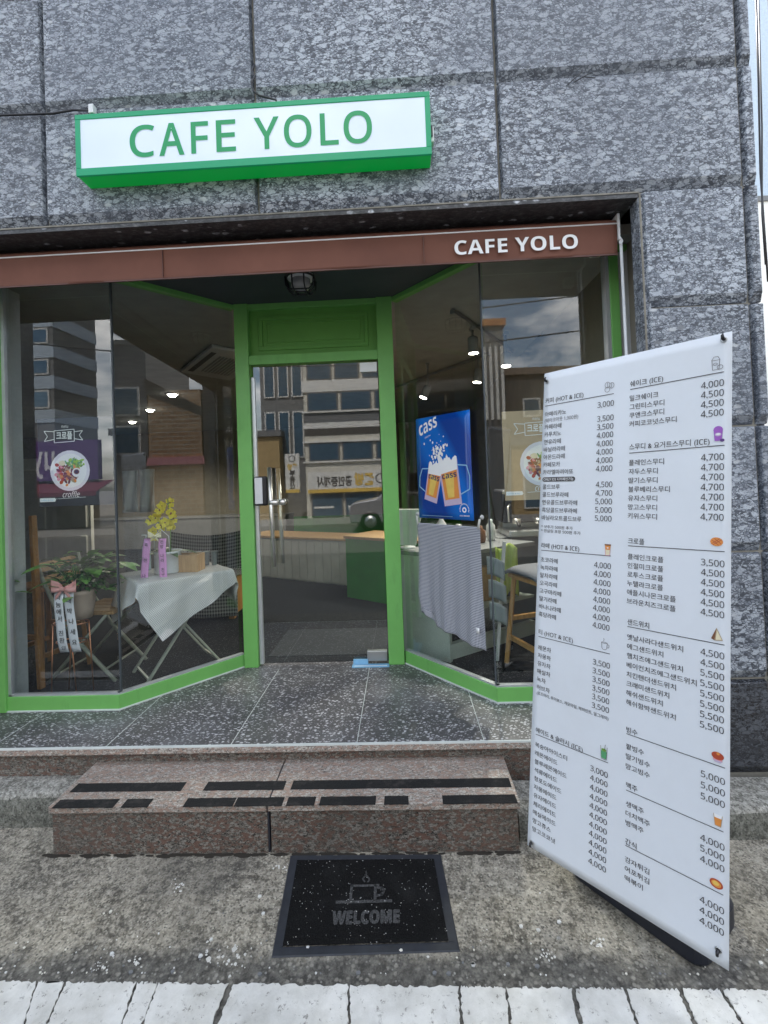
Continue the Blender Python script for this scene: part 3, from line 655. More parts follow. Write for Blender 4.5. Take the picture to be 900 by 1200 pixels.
# sills as mitred prisms
def sill(a_, b_, c_, d_, z0, z1, mat='green_paint', name='sill'):
    return MB().prism([a_, b_, c_, d_], z0, z1, mat).build(name, sf, bevel=.003)
t = .045
miL = (-1.642 - t * .41, 2.573 + t); miR = (.482 + t * .41, 2.569 + t)
sill((XFL, YG), LA, miL, (XFL, YG + t), ZL, .383)
sill(LA, (-1.118, 3.142), (-1.118 - t * .68, 3.142 + t * .74), miL, ZL, .383)
sill((-.018, 3.142), RA, miR, (-.018 + t * .68, 3.142 + t * .74), ZL, .383)
sill(RA, (XFR, YG), (XFR, YG + t), miR, ZL, .383)
# grey glazing bead on the sills
for A_, B_ in (((XFL + .07, YG), LA), (LA, (-1.118, 3.142)), ((-.018, 3.142), RA), (RA, (1.175, YG))):
    rail(A_, B_, .383, .393, .03, 'aluminium', 'glazing_bead', inset=.022 if A_ != (-.018, 3.142) else .022, bevel=0)
# white silicone line at the foot
for A_, B_ in (((XFL, YG), LA), (LA, (-1.118, 3.142)), ((-.018, 3.142), RA), (RA, (XFR, YG))):
    rail(A_, B_, ZL, ZL + .007, .007, 'silicone', 'silicone_line', inset=-.003, bevel=0)
# head trims
for A_, B_ in (((XFL, YG), LA), (LA, (-1.118, 3.142)), ((-.018, 3.142), RA), (RA, (XFR, YG))):
    rail(A_, B_, 2.765, 2.797, .05, 'green_paint', 'head_trim', inset=.018)
# posts
MB().box(-1.114, -1.018, 3.122, 3.21, ZL, 2.80, 'green_paint').build('post', sf, bevel=.003)
MB().box(-.128, -.022, 3.122, 3.21, ZL, 2.80, 'green_paint').build('post', sf, bevel=.003)
MB().box(XFL, -2.295, 2.560, 2.64, ZL, 2.80, 'green_paint').build('post', sf, bevel=.003)
MB().box(1.185, 1.235, 2.560, 2.64, ZL, 2.80, 'green_paint').build('post', sf, bevel=.003)
MB().box(1.165, 1.1845, 2.566, 2.62, .383, 2.76, 'aluminium').build('window_channel', sf)
MB().box(-2.2945, -2.275, 2.580, 2.62, .383, 2.76, 'aluminium').build('window_channel', sf)
MB().box(1.2355, 1.30, 2.59, 2.64, ZL, 2.80, 'inner_wall_pale').build('side_infill', sf)
MB().box(-2.42, XFL - .0005, 2.59, 2.64, ZL, 2.80, 'green_paint').build('side_infill', sf)
# head of the door with framed panel
MB().box(-1.018, -.128, 3.128, 3.205, 2.372, 2.436, 'green_paint').build('door_head', sf, bevel=.003)
MB().box(-1.018, -.128, 3.135, 3.205, 2.757, 2.799, 'green_paint').build('door_head', sf, bevel=.002)
MB().box(-1.018, -.128, 3.168, 3.20, 2.436, 2.757, 'green_door_panel').build('transom_panel', sf)
def frame_ring(x0, x1, z0, z1, wd, y0, y1, nm='moulding'):
    mb = MB()
    mb.box(x0, x1, y0, y1, z1 - wd, z1, 'green_door_panel'); mb.box(x0, x1, y0, y1, z0, z0 + wd, 'green_door_panel')
    mb.box(x0, x0 + wd, y0, y1, z0 + wd, z1 - wd, 'green_door_panel'); mb.box(x1 - wd, x1, y0, y1, z0 + wd, z1 - wd, 'green_door_panel')
    return mb.build(nm, sf, bevel=.002, seg=1)
frame_ring(-.955, -.190, 2.475, 2.715, .028, 3.158, 3.170)
frame_ring(-.905, -.240, 2.525, 2.668, .010, 3.162, 3.1695)
# glass panes
def pane(A, B, z0, z1, nm='window_pane', mat='window_glass', inset=.022, cut=.004):
    A = np.array([*A, 0.]); B = np.array([*B, 0.]); d = (B - A) / np.linalg.norm(B - A); n_ = np.array([-d[1], d[0], 0]); A2, B2 = A + d * cut, B - d * cut
    mb = MB(); mb.obox((A2 + B2) / 2 + np.array([0, 0, (z0 + z1) / 2]) + n_ * inset, (B2 - A2) / 2, n_ * .005, (0, 0, (z1 - z0) / 2), mat); return mb.build(nm, sf)
pane((-2.29, YG), LA, .39, 2.765); pane(LA, (-1.118, 3.142), .39, 2.765, cut=.006); pane((-.018, 3.142), RA, .39, 2.765, cut=.006); pane(RA, (1.175, YG), .39, 2.765)
for P in (LA, RA): MB().obox((P[0], P[1] + .022, 1.58), (.004, 0, 0), (0, .006, 0), (0, 0, 1.185), 'soffit_paint').build('glass_joint', sf)
# the glass door
MB().box(-1.0, -.135, 3.160, 3.172, .315, 2.362, 'door_glass').build('door', sf)
door = sf.children[-1] if False else [o for o in col.objects if o.name == 'door'][0]
def dpart(mb, nm, **k): o = mb.build(nm, door, **k); return o
dpart(MB().box(-1.016, -.990, 3.150, 3.182, .312, 2.29, 'aluminium'), 'edge_strip', bevel=.002)
dpart(MB().box(-.255, -.137, 3.148, 3.184, 2.292, 2.358, 'brushed_steel'), 'hinge_patch', bevel=.002)
dpart(MB().box(-.275, -.140, 3.145, 3.187, .318, .385, 'brushed_steel'), 'hinge_patch', bevel=.003)
dpart(MB().tube([(-.895, 3.105, 1.66), (-.882, 3.105, .985)], .0135, 'chrome', 14), 'handle')
dpart(MB().tube([(-.868, 3.235, 1.655), (-.855, 3.235, .985)], .0135, 'chrome', 14), 'handle')
for z_ in (1.42,):
    dpart(MB().tube([(-.905, 3.105, z_), (-.84, 3.105, z_)], .02, 'chrome', 12), 'handle_latch')
    dpart(MB().lathe([(.022, 0), (.022, .05)], (-.815, 3.106, z_), 'chrome', 14, axis=(0, 1, 0)), 'handle_latch')
lk = dpart(MB().box(-1.010, -.918, 3.118, 3.150, 1.40, 1.60, 'black_plastic'), 'digital_lock', bevel=.012, seg=3)
MB().box(-1.002, -.948, 3.110, 3.1185, 1.412, 1.592, 'white_plastic').build('lock_face', lk, bevel=.006)
# strips of tape and folded tag at the foot of the door
mb = MB(); mb.box(-.375, -.125, 3.085, 3.135, ZL, ZL + .006, 'ink_sky'); mb.box(-.36, -.14, 3.095, 3.10, ZL + .006, ZL + .008, 'white_print')
mb.box(-.37, -.27, 3.137, 3.15, ZL, ZL + .035, 'ink_sky')
tag(mb.build('floor_stopper'), 'small blue and white folded wedge lying at the glass door foot', 'door stop')

# caged bulkhead lamp under the recess soffit
cl = empty('bulkhead_lamp', (-.56, 2.74, 2.795), 'caged bulkhead lamp on the dark soffit above the door', 'lamp')
MB().lathe([(.08, 0), (.08, -.02), (.07, -.025)], (-.56, 2.74, 2.795), 'white_plastic', 20).build('base', cl)
MB().lathe([(.058, 0), (.058, -.045), (.04, -.065), (.005, -.07)], (-.56, 2.74, 2.772), 'clear_lamp_glass', 20).build('lamp_glass', cl)
mb = MB()
for k in range(3):
    o_ = (k - 1) * .045; mb.tube([(-.56 - .085, 2.74 + o_, 2.775), (-.56 - .08, 2.74 + o_, 2.72), (-.56 - .055, 2.74 + o_, 2.698), (-.56 + .055, 2.74 + o_, 2.698), (-.56 + .08, 2.74 + o_, 2.72), (-.56 + .085, 2.74 + o_, 2.775)], .0045, 'black_plastic', 6)
for o_ in (-.035, .035): mb.tube([(-.56 + o_, 2.655, 2.775), (-.56 + o_, 2.66, 2.72), (-.56 + o_, 2.685, 2.698), (-.56 + o_, 2.795, 2.698), (-.56 + o_, 2.82, 2.72), (-.56 + o_, 2.825, 2.775)], .0045, 'black_plastic', 6)
mb.lathe([(.088, 0), (.088, -.01), (.078, -.01), (.078, 0)], (-.56, 2.74, 2.785), 'black_plastic', 24, cap=False); mb.build('wire_cage', cl)

# ------------------------------------------------------------------ awning
aw = empty('awning', (-.6, 2.33, 2.7), 'rolled-up brown fabric awning lettered CAFE YOLO along its valance', 'awning')
AX0, AX1, AY = -2.40, 1.125, 2.33
rr = random.Random(2)
def awn(u, v):
    x = AX0 + (AX1 - AX0) * u
    if v < .35:   # rolled lip above the white strip
        t_ = v / .35; z = 2.820 - .034 * t_; y = AY + .035 * (1 - t_) ** 2 - .006 * math.sin(t_ * 3.14)
    else:
        t_ = (v - .35) / .65; z = 2.786 - (.152 + .002 * math.sin(x * 3.1)) * t_; y = AY - .004 + .010 * t_ + (.004 * math.sin(x * 5.3) + .0025 * math.sin(x * 13 + 1)) * t_
    return (x, y, z)
mb = MB(); mb.grid(awn, 140, 20, 'awning_fabric'); mb.build('valance', aw, solid=.003)
MB().box(AX0, AX1 - .002, 2.366, 2.455, 2.765, 2.834, 'awning_case').build('cassette', aw, bevel=.012)
mb = MB(); mb.tube([(AX0, AY - .004, 2.785), (AX1, AY - .004, 2.785)], .0042, 'white_print', 6); mb.build('white_strip', aw)
for x_ in (-1.19, .158): MB().box(x_ - .0012, x_ + .0012, AY - .012, AY - .003, 2.640, 2.778, 'awning_case').build('seam', aw)
MB().box(AX0, AX1, AY + .001, AY + .010, 2.630, 2.637, 'awning_case').build('hem', aw)
mb = MB(); mb.text('CAFE YOLO', plane_map((.312, AY - .0135, 2.667), (1, 0, 0), (0, 0.02, 1)), 'white_print', size=.100, width=.614, bold=.0150); tag(mb.build('lettering', aw), 'white CAFE YOLO lettering')
mb = MB(); mb.box(AX1, AX1 + .014, 2.318, 2.44, 2.765, 2.835, 'white_plastic'); mb.box(AX1 + .001, AX1 + .012, 2.316, 2.345, 2.70, 2.765, 'white_plastic'); mb.build('end_cap', aw, bevel=.004)
mb = MB(); mb.tube([(AX1 + .006, 2.32, 2.72), (AX1 + .02, 2.315, 2.69), (AX1 + .012, 2.318, 2.672), (AX1 + .004, 2.32, 2.69)], .003, 'white_plastic', 6); mb.build('cord_hook', aw)
mb = MB(); mb.box(1.02, 1.075, 2.37, 2.42, 2.66, 2.712, 'brushed_steel'); mb.lathe([(.014, 0), (.014, .006)], (1.047, 2.363, 2.685), 'black_plastic', 12, axis=(0, 1, 0)); mb.build('arm_bracket', aw, bevel=.003)
mb = MB(); mb.tube([(1.140, 2.325, 2.70), (1.143, 2.322, 1.2), (1.145, 2.322, .305)], .0075, 'white_plastic', 8); tag(mb.build('crank_pole'), 'thin white pole standing at the right end of the awning', 'pole')

# ------------------------------------------------------------------ lit box sign
sg = empty('box_sign', (-.64, 2.15, 3.03), 'illuminated white box sign with green frame reading CAFE YOLO', 'sign')
X0, X1, Z0, Z1, Y0, Y1 = -1.480, .197, 3.034, 3.328, 2.098, 2.198
mb = MB(); mb.box(X0 + .024, X1 - .024, Y0 + .004, Y0 + .010, Z0 + .036, Z1 - .024, 'sign_face'); mb.build('sign_face', sg)
mb = MB(); mb.box(X0, X1, Y0, Y0 + .012, Z1 - .024, Z1, 'sign_green'); mb.box(X0, X1, Y0, Y0 + .012, Z0, Z0 + .036, 'sign_green'); mb.box(X0, X0 + .024, Y0, Y0 + .012, Z0 + .036, Z1 - .024, 'sign_green'); mb.box(X1 - .024, X1, Y0, Y0 + .012, Z0 + .036, Z1 - .024, 'sign_green'); mb.build('frame', sg, bevel=.0015, seg=1)
mb = MB(); mb.box(X0 + .002, X1 - .002, Y0 + .0125, Y1, Z0 + .002, Z1 - .002, 'sign_green_under'); mb.build('sign_box', sg, bevel=.003)
mb = MB()
for ch, p0, p1, yc in (('C', 151.5, 181, 164), ('A', 186, 215.5, 162), ('F', 223.5, 244, 160), ('E', 253, 276, 158.5), ('Y', 297.5, 327, 156), ('O', 332.5, 365, 154), ('L', 375, 396.5, 152), ('O', 402.5, 436, 150)):
    xa, xb = ony(p0, yc, Y0)[0], ony(p1, yc, Y0)[0]; g_ = chr(0xFF21) if ch == 'A' else ch
    mb.text(g_, plane_map((xa, Y0 + .0015, 3.110), (1, 0, 0), (0, 0, 1)), 'sign_letter', size=.203 * (.975 if ch == 'A' else 1), width=xb - xa, bold=.022 if ch == 'A' else .0144, force=True)
tag(mb.build('lettering', sg), 'green CAFE YOLO lettering')
mb = MB(); mb.box(X1, X1 + .018, 2.15, 2.19, 3.13, 3.20, 'white_plastic'); mb.box(X1 + .001, X1 + .012, 2.14, 2.15, 3.15, 3.20, 'black_plastic'); mb.build('junction_box', sg, bevel=.003)

# cables and bits on the wall
def cable(pts, r, lab, nm='cable'):
    mb = MB(); mb.tube(pts, r, 'black_plastic', 6); return tag(mb.build(nm), lab, 'cable')
cable([(-2.9, 2.185, 3.415), (-2.3, 2.19, 3.418), (-1.9, 2.188, 3.426), (-1.65, 2.188, 3.418), (-1.55, 2.188, 3.428), (-1.455, 2.185, 3.418), (-1.44, 2.18, 3.34)], .0055, 'black cable running along the joint left of the sign')
cable([(-.640, 2.196, 3.60), (-.652, 2.186, 3.56), (-.636, 2.182, 3.53), (-.655, 2.184, 3.50), (-.646, 2.186, 3.46), (-.62, 2.184, 3.435), (-.57, 2.180, 3.415), (-.535, 2.176, 3.40), (-.52, 2.19, 3.33)], .005, 'short kinked black cable dropping behind the top of the sign')
MB().box(-1.462, -1.437, 2.17, 2.2, 3.395, 3.44, 'white_plastic').build('cable_clamp', None, bevel=.003)
tag(bpy.data.objects['cable_clamp'], 'small white clamp at the top left of the sign', 'clamp')
mb = MB(); mb.box(-.66, -.60, 2.17, 2.21, 3.995, 4.03, 'white_plastic'); tag(mb.build('wall_bracket', None, bevel=.004), 'small white bracket on the wall high above the sign', 'bracket')
mb = MB()
for p, q in (((.86, 2.19, 3.39), (.93, 2.185, 3.445)), ((.89, 2.19, 3.40), (.965, 2.185, 3.435)), ((.93, 2.19, 3.425), (.99, 2.188, 3.412))): mb.tube([p, q], .0022, 'black_plastic', 5)
tag(mb.build('dry_twig'), 'dry black twig stuck in the wall joint right of the sign', 'twig')

# ------------------------------------------------------------------ menu board
TL, TR, BL, BR = (np.array(q) for q in ([.557, 1.760, 1.927], [.937, 1.314, 1.927], [.429, 1.802, .135], [.871, 1.358, .128]))
nb = np.cross(BL - TL, TR - TL); nb = nb / np.linalg.norm(nb)
if nb @ (O - TL) < 0: nb = -nb
def bp(s_, t_, off=0.0):     # s across (0..0.6 m), t down (0..1.8 m)
    u, v = s_ / .6, t_ / 1.8
    return (1 - v) * ((1 - u) * TL + u * TR) + v * ((1 - u) * BL + u * BR) + nb * (off - .0015 + .004 * math.sin(3.1 * v) * math.sin(3.1 * u))
mbd = empty('menu_board', (.7, 1.58, 0), 'tall white standing menu board with Korean drink and snack prices', 'menu board')
mb = MB(); mb.grid(lambda u, v: bp(u * .6, v * 1.8), 24, 60, 'board_white'); mb.build('banner_sheet', mbd, solid=.003)
OFF = .0035
def bm(s0, t0): return lambda x, y: bp(s0 + x, t0 - y, OFF)
def line(mb, s0, t0, s1, t1, wd=.0011, mat='ink'):
    n_ = 6
    for k in range(n_):
        a0, a1 = k / n_, (k + 1) / n_
        p = [(s0 + (s1 - s0) * q, t0 + (t1 - t0) * q) for q in (a0, a1)]
        mb.add([bp(p[0][0], p[0][1] - wd, OFF), bp(p[1][0], p[1][1] - wd, OFF), bp(p[1][0], p[1][1] + wd, OFF), bp(p[0][0], p[0][1] + wd, OFF)], [(0, 1, 2, 3)], mat)
KW = .0174
def row(nm, pr_, hs, ps, t_, dp):
    mb = MB(); mb.text(nm, bm(hs, t_), 'ink', size=.0205, width=KW * len(nm), bold=.003); mb.build('item_name', mbd)
    mb = MB(); mb.text(pr_, bm(ps, t_ - dp), 'ink', size=.0262, width=.0565); mb.build('price', mbd)
def section(name, head, headw, hs, ht, rule, items, t0, pitch, ps, extra=None, first=None):
    mb = MB(); mb.text(head, bm(hs, ht), 'ink', size=.0215, width=headw, bold=.004); line(mb, *rule)
    for i, (nm, pr_) in enumerate(items): row(nm, pr_, hs, ps, t0 + pitch * i if first is None or i > 0 else first, .004)
    tag(mb.build('list_heading', mbd), label='printed heading of the ' + name + ' list')
    if extra: extra(mb)
def note(body, s_, t_, size, width, mat='ink'):
    mb = MB(); mb.text(body, bm(s_, t_), mat, size=size, width=width, bold=.004); mb.build('printed_note', mbd)
def x1(mb):
    note('(테이크아웃 1,900원)', .0095, .1865, .0175, .135, 'ink_soft'); mb = MB()
    n_ = 10; pts = []
    for k in range(n_ + 1): a_ = math.pi / 2 + math.pi * k / n_; pts.append((.0165 + .0085 * math.cos(a_), .402 - .0085 * math.sin(a_)))
    for k in range(n_ + 1): a_ = -math.pi / 2 + math.pi * k / n_; pts.append((.1315 + .0085 * math.cos(a_), .402 - .0085 * math.sin(a_)))
    mb.add([bp(p[0], p[1], OFF - .0008) for p in pts], [tuple(range(len(pts)))], 'ink')
    mb.text('ONLY ICE 디카페인가능', bm(.014, .4065), 'white_print', size=.0125, width=.12, bold=.004); mb.build('printed_pill', mbd)
    for i, (nm, pr_) in enumerate((('콜드브루', '4,500'), ('콜드브루라떼', '4,700'), ('연유콜드브루라떼', '5,000'), ('흑당콜드브루라떼', '5,000'), ('바닐라오트콜드브루', '5,000'))):
        row(nm, pr_, .0115, .216, .4375 + .0288 * i, .005)
    note('* 샷추가 500원 추가', .0115, .584, .0135, .125); note('* 캔실링 포장 500원 추가', .0115, .5995, .0135, .155)
c_items = [('아메리카노', '3,000'), ('카페라떼', '3,500'), ('카푸치노', '3,500'), ('연유라떼', '4,000'), ('바닐라라떼', '4,000'), ('아몬드라떼', '4,000'), ('카페모카', '4,000'), ('카라멜마끼아또', '4,000')]
section('coffee', '커피 (HOT & ICE)', .152, .010, .1135, (.0095, .1245, .270, .1200), c_items, .1835, .0284, .2145, x1, first=.164)
section('latte', '라떼 (HOT & ICE)', .150, .0135, .658, (.0137, .669, .2732, .6625), [(n_, '4,000') for n_ in ('초코라떼', '녹차라떼', '말차라떼', '오곡라떼', '고구마라떼', '딸기라떼', '바나나라떼', '흑당라떼')], .711, .0295, .2175)
section('tea', '티 (HOT & ICE)', .134, .016, .985, (.0163, .9955, .277, .990), [(n_, '3,500') for n_ in ('레몬차', '자몽차', '유자차', '매실차', '녹차', '허브차')], 1.044, .0299, .2215,
        lambda mb: note('(로즈마리, 루이보스, 캐모마일, 페퍼민트, 얼그레이)', .0175, 1.2135, .0145, .259))
section('ade and slush', '에이드 & 슬러시 (ICE)', .176, .0185, 1.3565, (.0187, 1.366, .2784, 1.3555), [('복숭아아이스티', '3,000')] + [(n_, '4,000') for n_ in ('레몬에이드', '블루레몬에이드', '석류에이드', '청포도에이드', '자몽에이드', '유자에이드', '체리에이드', '매실에이드', '망고쥬스', '망고코코넛')], 1.4115, .0321, .2215)
section('shake', '쉐이크 (ICE)', .100, .3225, .106, (.3234, .1155, .582, .1095), [('밀크쉐이크', '4,000'), ('그린티스무디', '4,500'), ('쿠앤크스무디', '4,500'), ('커피코코넛스무디', '4,500')], .1525, .0278, .5255)
section('smoothie', '스무디 & 요거트스무디 (ICE)', .224, .3242, .3105, (.3245, .3225, .5845, .3165), [(n_, '4,700') for n_ in ('플레인스무디', '자두스무디', '딸기스무디', '블루베리스무디', '유자스무디', '망고스무디', '키위스무디')], .3615, .0287, .527)
section('croffle', '크로플', .049, .3267, .615, (.327, .6235, .5862, .6170), [('플레인크로플', '3,500')] + [(n_, '4,500') for n_ in ('인절미크로플', '로투스크로플', '누텔라크로플', '애플시나몬크로플', '브라운치즈크로플')], .6655, .0289, .5295)
section('sandwich', '샌드위치', .064, .33, .8775, (.3301, .8857, .5872, .8808), [('옛날사라다샌드위치', '4,500'), ('에그샌드위치', '4,500')] + [(n_, '5,500') for n_ in ('햄치즈에그샌드위치', '베이컨치즈에그샌드위치', '치킨텐더샌드위치', '크래미샌드위치', '해쉬샌드위치', '해쉬함박샌드위치')], .9265, .0303, .5303)
section('shaved ice', '빙수', .033, .3325, 1.2285, (.3329, 1.2345, .5899, 1.2290), [(n_, '5,000') for n_ in ('팥빙수', '딸기빙수', '망고빙수')], 1.2825, .0325, .5335)
section('beer', '맥주', .033, .3345, 1.409, (.3347, 1.4180, .5873, 1.4120), [('생맥주', '4,000'), ('더치맥주', '5,000'), ('병맥주', '4,000')], 1.4695, .0310, .5333)
section('snack', '간식', .033, .3345, 1.593, (.3348, 1.5995, .5876, 1.5920), [(n_, '4,000') for n_ in ('감자튀김', '어포튀김', '떡볶이')], 1.6515, .0308, .533)
def icon(nm, shapes, lab):
    mb = MB()
    for k, (kind, mat, *a_) in enumerate(shapes):
        off = OFF + .0002 * k
        if kind == 'e':
            s_, t_, ra, rb = a_; mb.add([bp(s_ + ra * math.cos(6.2832 * i / 18), t_ + rb * math.sin(6.2832 * i / 18), off) for i in range(18)], [tuple(range(18))], mat)
        elif kind == 'p': mb.add([bp(q[0], q[1], off) for q in a_], [tuple(range(len(a_)))], mat)
        elif kind == 'l':
            for p, q in zip(a_[:-1], a_[1:]):
                d = np.array(q) - np.array(p); d = d / (np.linalg.norm(d) + 1e-9); n_ = np.array([-d[1], d[0]]) * .0007
                mb.add([bp(*(np.array(p) + n_), off), bp(*(np.array(p) - n_), off), bp(*(np.array(q) - n_), off), bp(*(np.array(q) + n_), off)], [(0, 1, 2, 3)], mat)
    tag(mb.build('menu_icon', mbd), label=lab)
def ring(s_, t_, ra, rb, n=14): return [(s_ + ra * math.cos(6.2832 * i / n), t_ + rb * math.sin(6.2832 * i / n)) for i in range(n + 1)]
icon('a', [('l', 'ink_soft', *ring(.2475, .087, .0085, .0095)), ('l', 'ink_soft', *ring(.2625, .091, .0075, .0095)), ('l', 'ink_soft', *ring(.2475, .103, .0085, .0085)), ('l', 'ink_soft', (.2475, .08), (.249, .094)), ('l', 'ink_soft', (.2625, .083), (.261, .098))], 'outlined coffee bean icon')
icon('b', [('p', 'ink_cream', (.2535, .630), (.2715, .630), (.2695, .660), (.2555, .660)), ('p', 'ink_orange', (.253, .6265), (.272, .6265), (.2705, .643), (.2545, .643)), ('p', 'ink_brown', (.252, .624), (.273, .624), (.2725, .629), (.2525, .629)), ('e', 'white_print', .2625, .6365, .003, .002), ('l', 'ink_pink', (.2545, .643), (.256, .662), (.269, .662), (.2705, .643))], 'orange latte cup icon')
icon('c', [('l', 'ink_soft', (.249, .957), (.2505, .975), (.254, .980), (.263, .980), (.2665, .975), (.268, .957)), ('l', 'ink_soft', *ring(.2585, .957, .0095, .002)), ('l', 'ink_soft', (.268, .961), (.2745, .962), (.273, .971), (.2665, .972)), ('l', 'ink_soft', (.256, .951), (.258, .946), (.256, .942))], 'outlined tea cup icon')
icon('d', [('p', 'ink_green', (.255, 1.322), (.2735, 1.322), (.272, 1.347), (.257, 1.347)), ('l', 'ink_soft', (.254, 1.306), (.256, 1.349), (.273, 1.349), (.275, 1.306)), ('e', 'ink_leaf', .2645, 1.318, .008, .005), ('l', 'ink', (.2665, 1.318), (.269, 1.298))], 'green iced ade icon')
icon('e', [('l', 'ink_soft', (.5525, .073), (.554, .100), (.570, .100), (.5715, .073)), ('l', 'ink_soft', (.5515, .073), (.557, .063), (.567, .063), (.5725, .073), (.5515, .073)), ('l', 'ink_soft', *ring(.5725, .094, .007, .006)), ('l', 'ink_soft', *ring(.561, .084, .005, .003))], 'outlined milkshake icon')
icon('f', [('p', 'ink_purple', (.558, .275), (.580, .275), (.5775, .303), (.5605, .303)), ('e', 'ink_purple', .569, .272, .0115, .011), ('e', 'ink_lilac', .569, .285, .008, .005), ('e', 'white_print', .569, .284, .0055, .0025), ('e', 'ink_dark_purple', .579, .302, .0055, .0045)], 'purple smoothie cup icon')
icon('g', [('e', 'ink_orange', .567, .5905, .0155, .0125), ('l', 'ink_red', (.555, .597), (.575, .581)), ('l', 'ink_red', (.558, .600), (.579, .584)), ('l', 'ink_red', (.556, .586), (.572, .600)), ('l', 'ink_red', (.562, .581), (.578, .596))], 'orange waffle icon')
icon('h', [('p', 'ink_tan', (.5685, .836), (.5835, .870), (.5635, .873)), ('p', 'ink_brown', (.5685, .836), (.5635, .873), (.5555, .869)), ('p', 'ink_cream', (.5695, .842), (.5810, .868), (.5665, .8705))], 'sandwich wedge icon')
icon('i', [('e', 'ink_pink', .573, 1.2115, .011, .007), ('e', 'ink_red', .573, 1.2015, .0145, .011), ('e', 'ink_orange', .574, 1.195, .004, .004), ('p', 'ink_lilac', (.561, 1.214), (.585, 1.214), (.580, 1.220), (.566, 1.220))], 'red bean shaved ice icon')
icon('j', [('p', 'ink_orange', (.565, 1.378), (.584, 1.378), (.581, 1.401), (.568, 1.401)), ('p', 'white_print', (.5645, 1.369), (.5845, 1.369), (.584, 1.379), (.565, 1.379)), ('l', 'ink_tan', (.5645, 1.369), (.568, 1.402), (.581, 1.402), (.5845, 1.369))], 'orange beer glass icon')
icon('k', [('e', 'ink_red', .5715, 1.570, .0155, .0135), ('e', 'ink_orange', .5715, 1.570, .0115, .0095), ('e', 'ink_yellow', .5705, 1.569, .0075, .006)], 'red bowl of snacks icon')
# corner hooks, backing frame, water-filled base
for s_, t_, up in ((.012, .032, 1), (.581, .0185, 1), (.0175, 1.7795, -1), (.577, 1.757, -1)):
    mb = MB(); P = bp(s_, t_, .003); mb.lathe([(.0085, 0), (.0085, .0015), (.004, .0015), (.004, .0)], P, 'brushed_steel', 14, axis=nb)
    mb.tube([P - nb * .012, P + nb * .010 + np.array([0, 0, .001 * up]), P + nb * .012 + np.array([0, 0, .009 * up]), P + nb * .006 + np.array([0, 0, .015 * up])], [.004, .0045, .004, .002], 'black_plastic', 8)
    mb.build('corner_hook', mbd)
ctr_t, ctr_b = (TL + TR) / 2 - nb * .05, (BL + BR) / 2 - nb * .03
hub = (ctr_t + ctr_b) / 2 - nb * .02
mb = MB()
for s_, t_ in ((.012, .032), (.581, .0185), (.0175, 1.7795), (.577, 1.757)): mb.tube([hub, (hub + bp(s_, t_)) / 2 - nb * .02, bp(s_, t_) - nb * .012], .006, 'black_plastic', 8)
mb.build('cross_arm', mbd)
MB().tube([hub, np.array([hub[0] * .5 + ctr_b[0] * .5 - nb[0] * .04, hub[1] * .5 + ctr_b[1] * .5 - nb[1] * .04, .6]), np.array([ctr_b[0] - nb[0] * .07, ctr_b[1] - nb[1] * .07, .08])], .013, 'aluminium', 12).build('mast', mbd)
ub = (BR - BL); ub[2] = 0; ub = ub / np.linalg.norm(ub); nh = np.array([nb[0], nb[1], 0]); nh /= np.linalg.norm(nh)
cb_ = np.array([.838, 1.735, 0]); nh = np.array([-.79, -.61, 0]) ; ub = np.array([.61, -.79, 0])
mb = MB(); poly = []
hw, hd, rc = .235, .14, .05
for qx, qy, a0 in ((1, 1, 0), (-1, 1, 90), (-1, -1, 180), (1, -1, 270)):
    for k in range(5): a_ = R(a0 + 22.5 * k); p = cb_ + ub * (qx * (hw - rc) + rc * math.cos(a_)) + nh * (qy * (hd - rc) + rc * math.sin(a_)); poly.append((p[0], p[1]))
cxy = (cb_[0], cb_[1])
sc = lambda f: [(cxy[0] + (p[0] - cxy[0]) * f, cxy[1] + (p[1] - cxy[1]) * f) for p in poly]
n_ = len(poly); lay = [(0.97, 0.0), (1.0, .012), (1.0, .075), (.95, .095), (.80, .105)]
vs = [(p[0], p[1], z_) for f_, z_ in lay for p in sc(f_)]
fs = [(i * n_ + k, i * n_ + (k + 1) % n_, (i + 1) * n_ + (k + 1) % n_, (i + 1) * n_ + k) for i in range(len(lay) - 1) for k in range(n_)] + [tuple(range(n_))[::-1], tuple(range((len(lay) - 1) * n_, len(lay) * n_))]
mb.add(vs, fs, 'black_tank', smooth=False); mb.lathe([(.02, .105), (.02, .12)], (cxy[0], cxy[1], 0), 'black_plastic', 14); mb.build('water_base', mbd, bevel=.004)
#@@INTERIOR
# ------------------------------------------------------------------ inside the cafe
MB().prism([(-12, 2.62), (-2.36, 2.62), (-1.66, 2.62), (-1.15, 3.20), (0.02, 3.20), (.52, 2.62), (1.30, 2.62), (1.30, 10.5), (-12, 10.5)], .270, .303, 'floor_carpet').build('floor')
struct(bpy.data.objects['floor'])
MB().box(-1.0, -.13, 3.30, 3.88, .3035, .309, 'floor_mat_dark').build('entrance_mat')
tag(bpy.data.objects['entrance_mat'], 'dark flat entrance mat inside the glass door', 'mat')
MB().box(-2.43, XFL, 2.60, 2.80, .30, 2.80, 'inner_wall_pale').build('inner_pier', bd)
MB().box(-12, -2.43, 2.62, 2.68, .30, 2.80, 'inner_wall').build('inner_lining', bd)
# back wall with green dado
MB().box(-12, 1.3, 10.38, 10.5, .30, 2.805, 'inner_wall').build('back_wall', bd)
MB().box(-12, 1.3, 10.35, 10.379, .30, .78, 'green_counter').build('dado', bd)
MB().box(-12, -11.9, 2.7, 10.4, .3, 2.8, 'inner_wall').build('end_wall', bd)
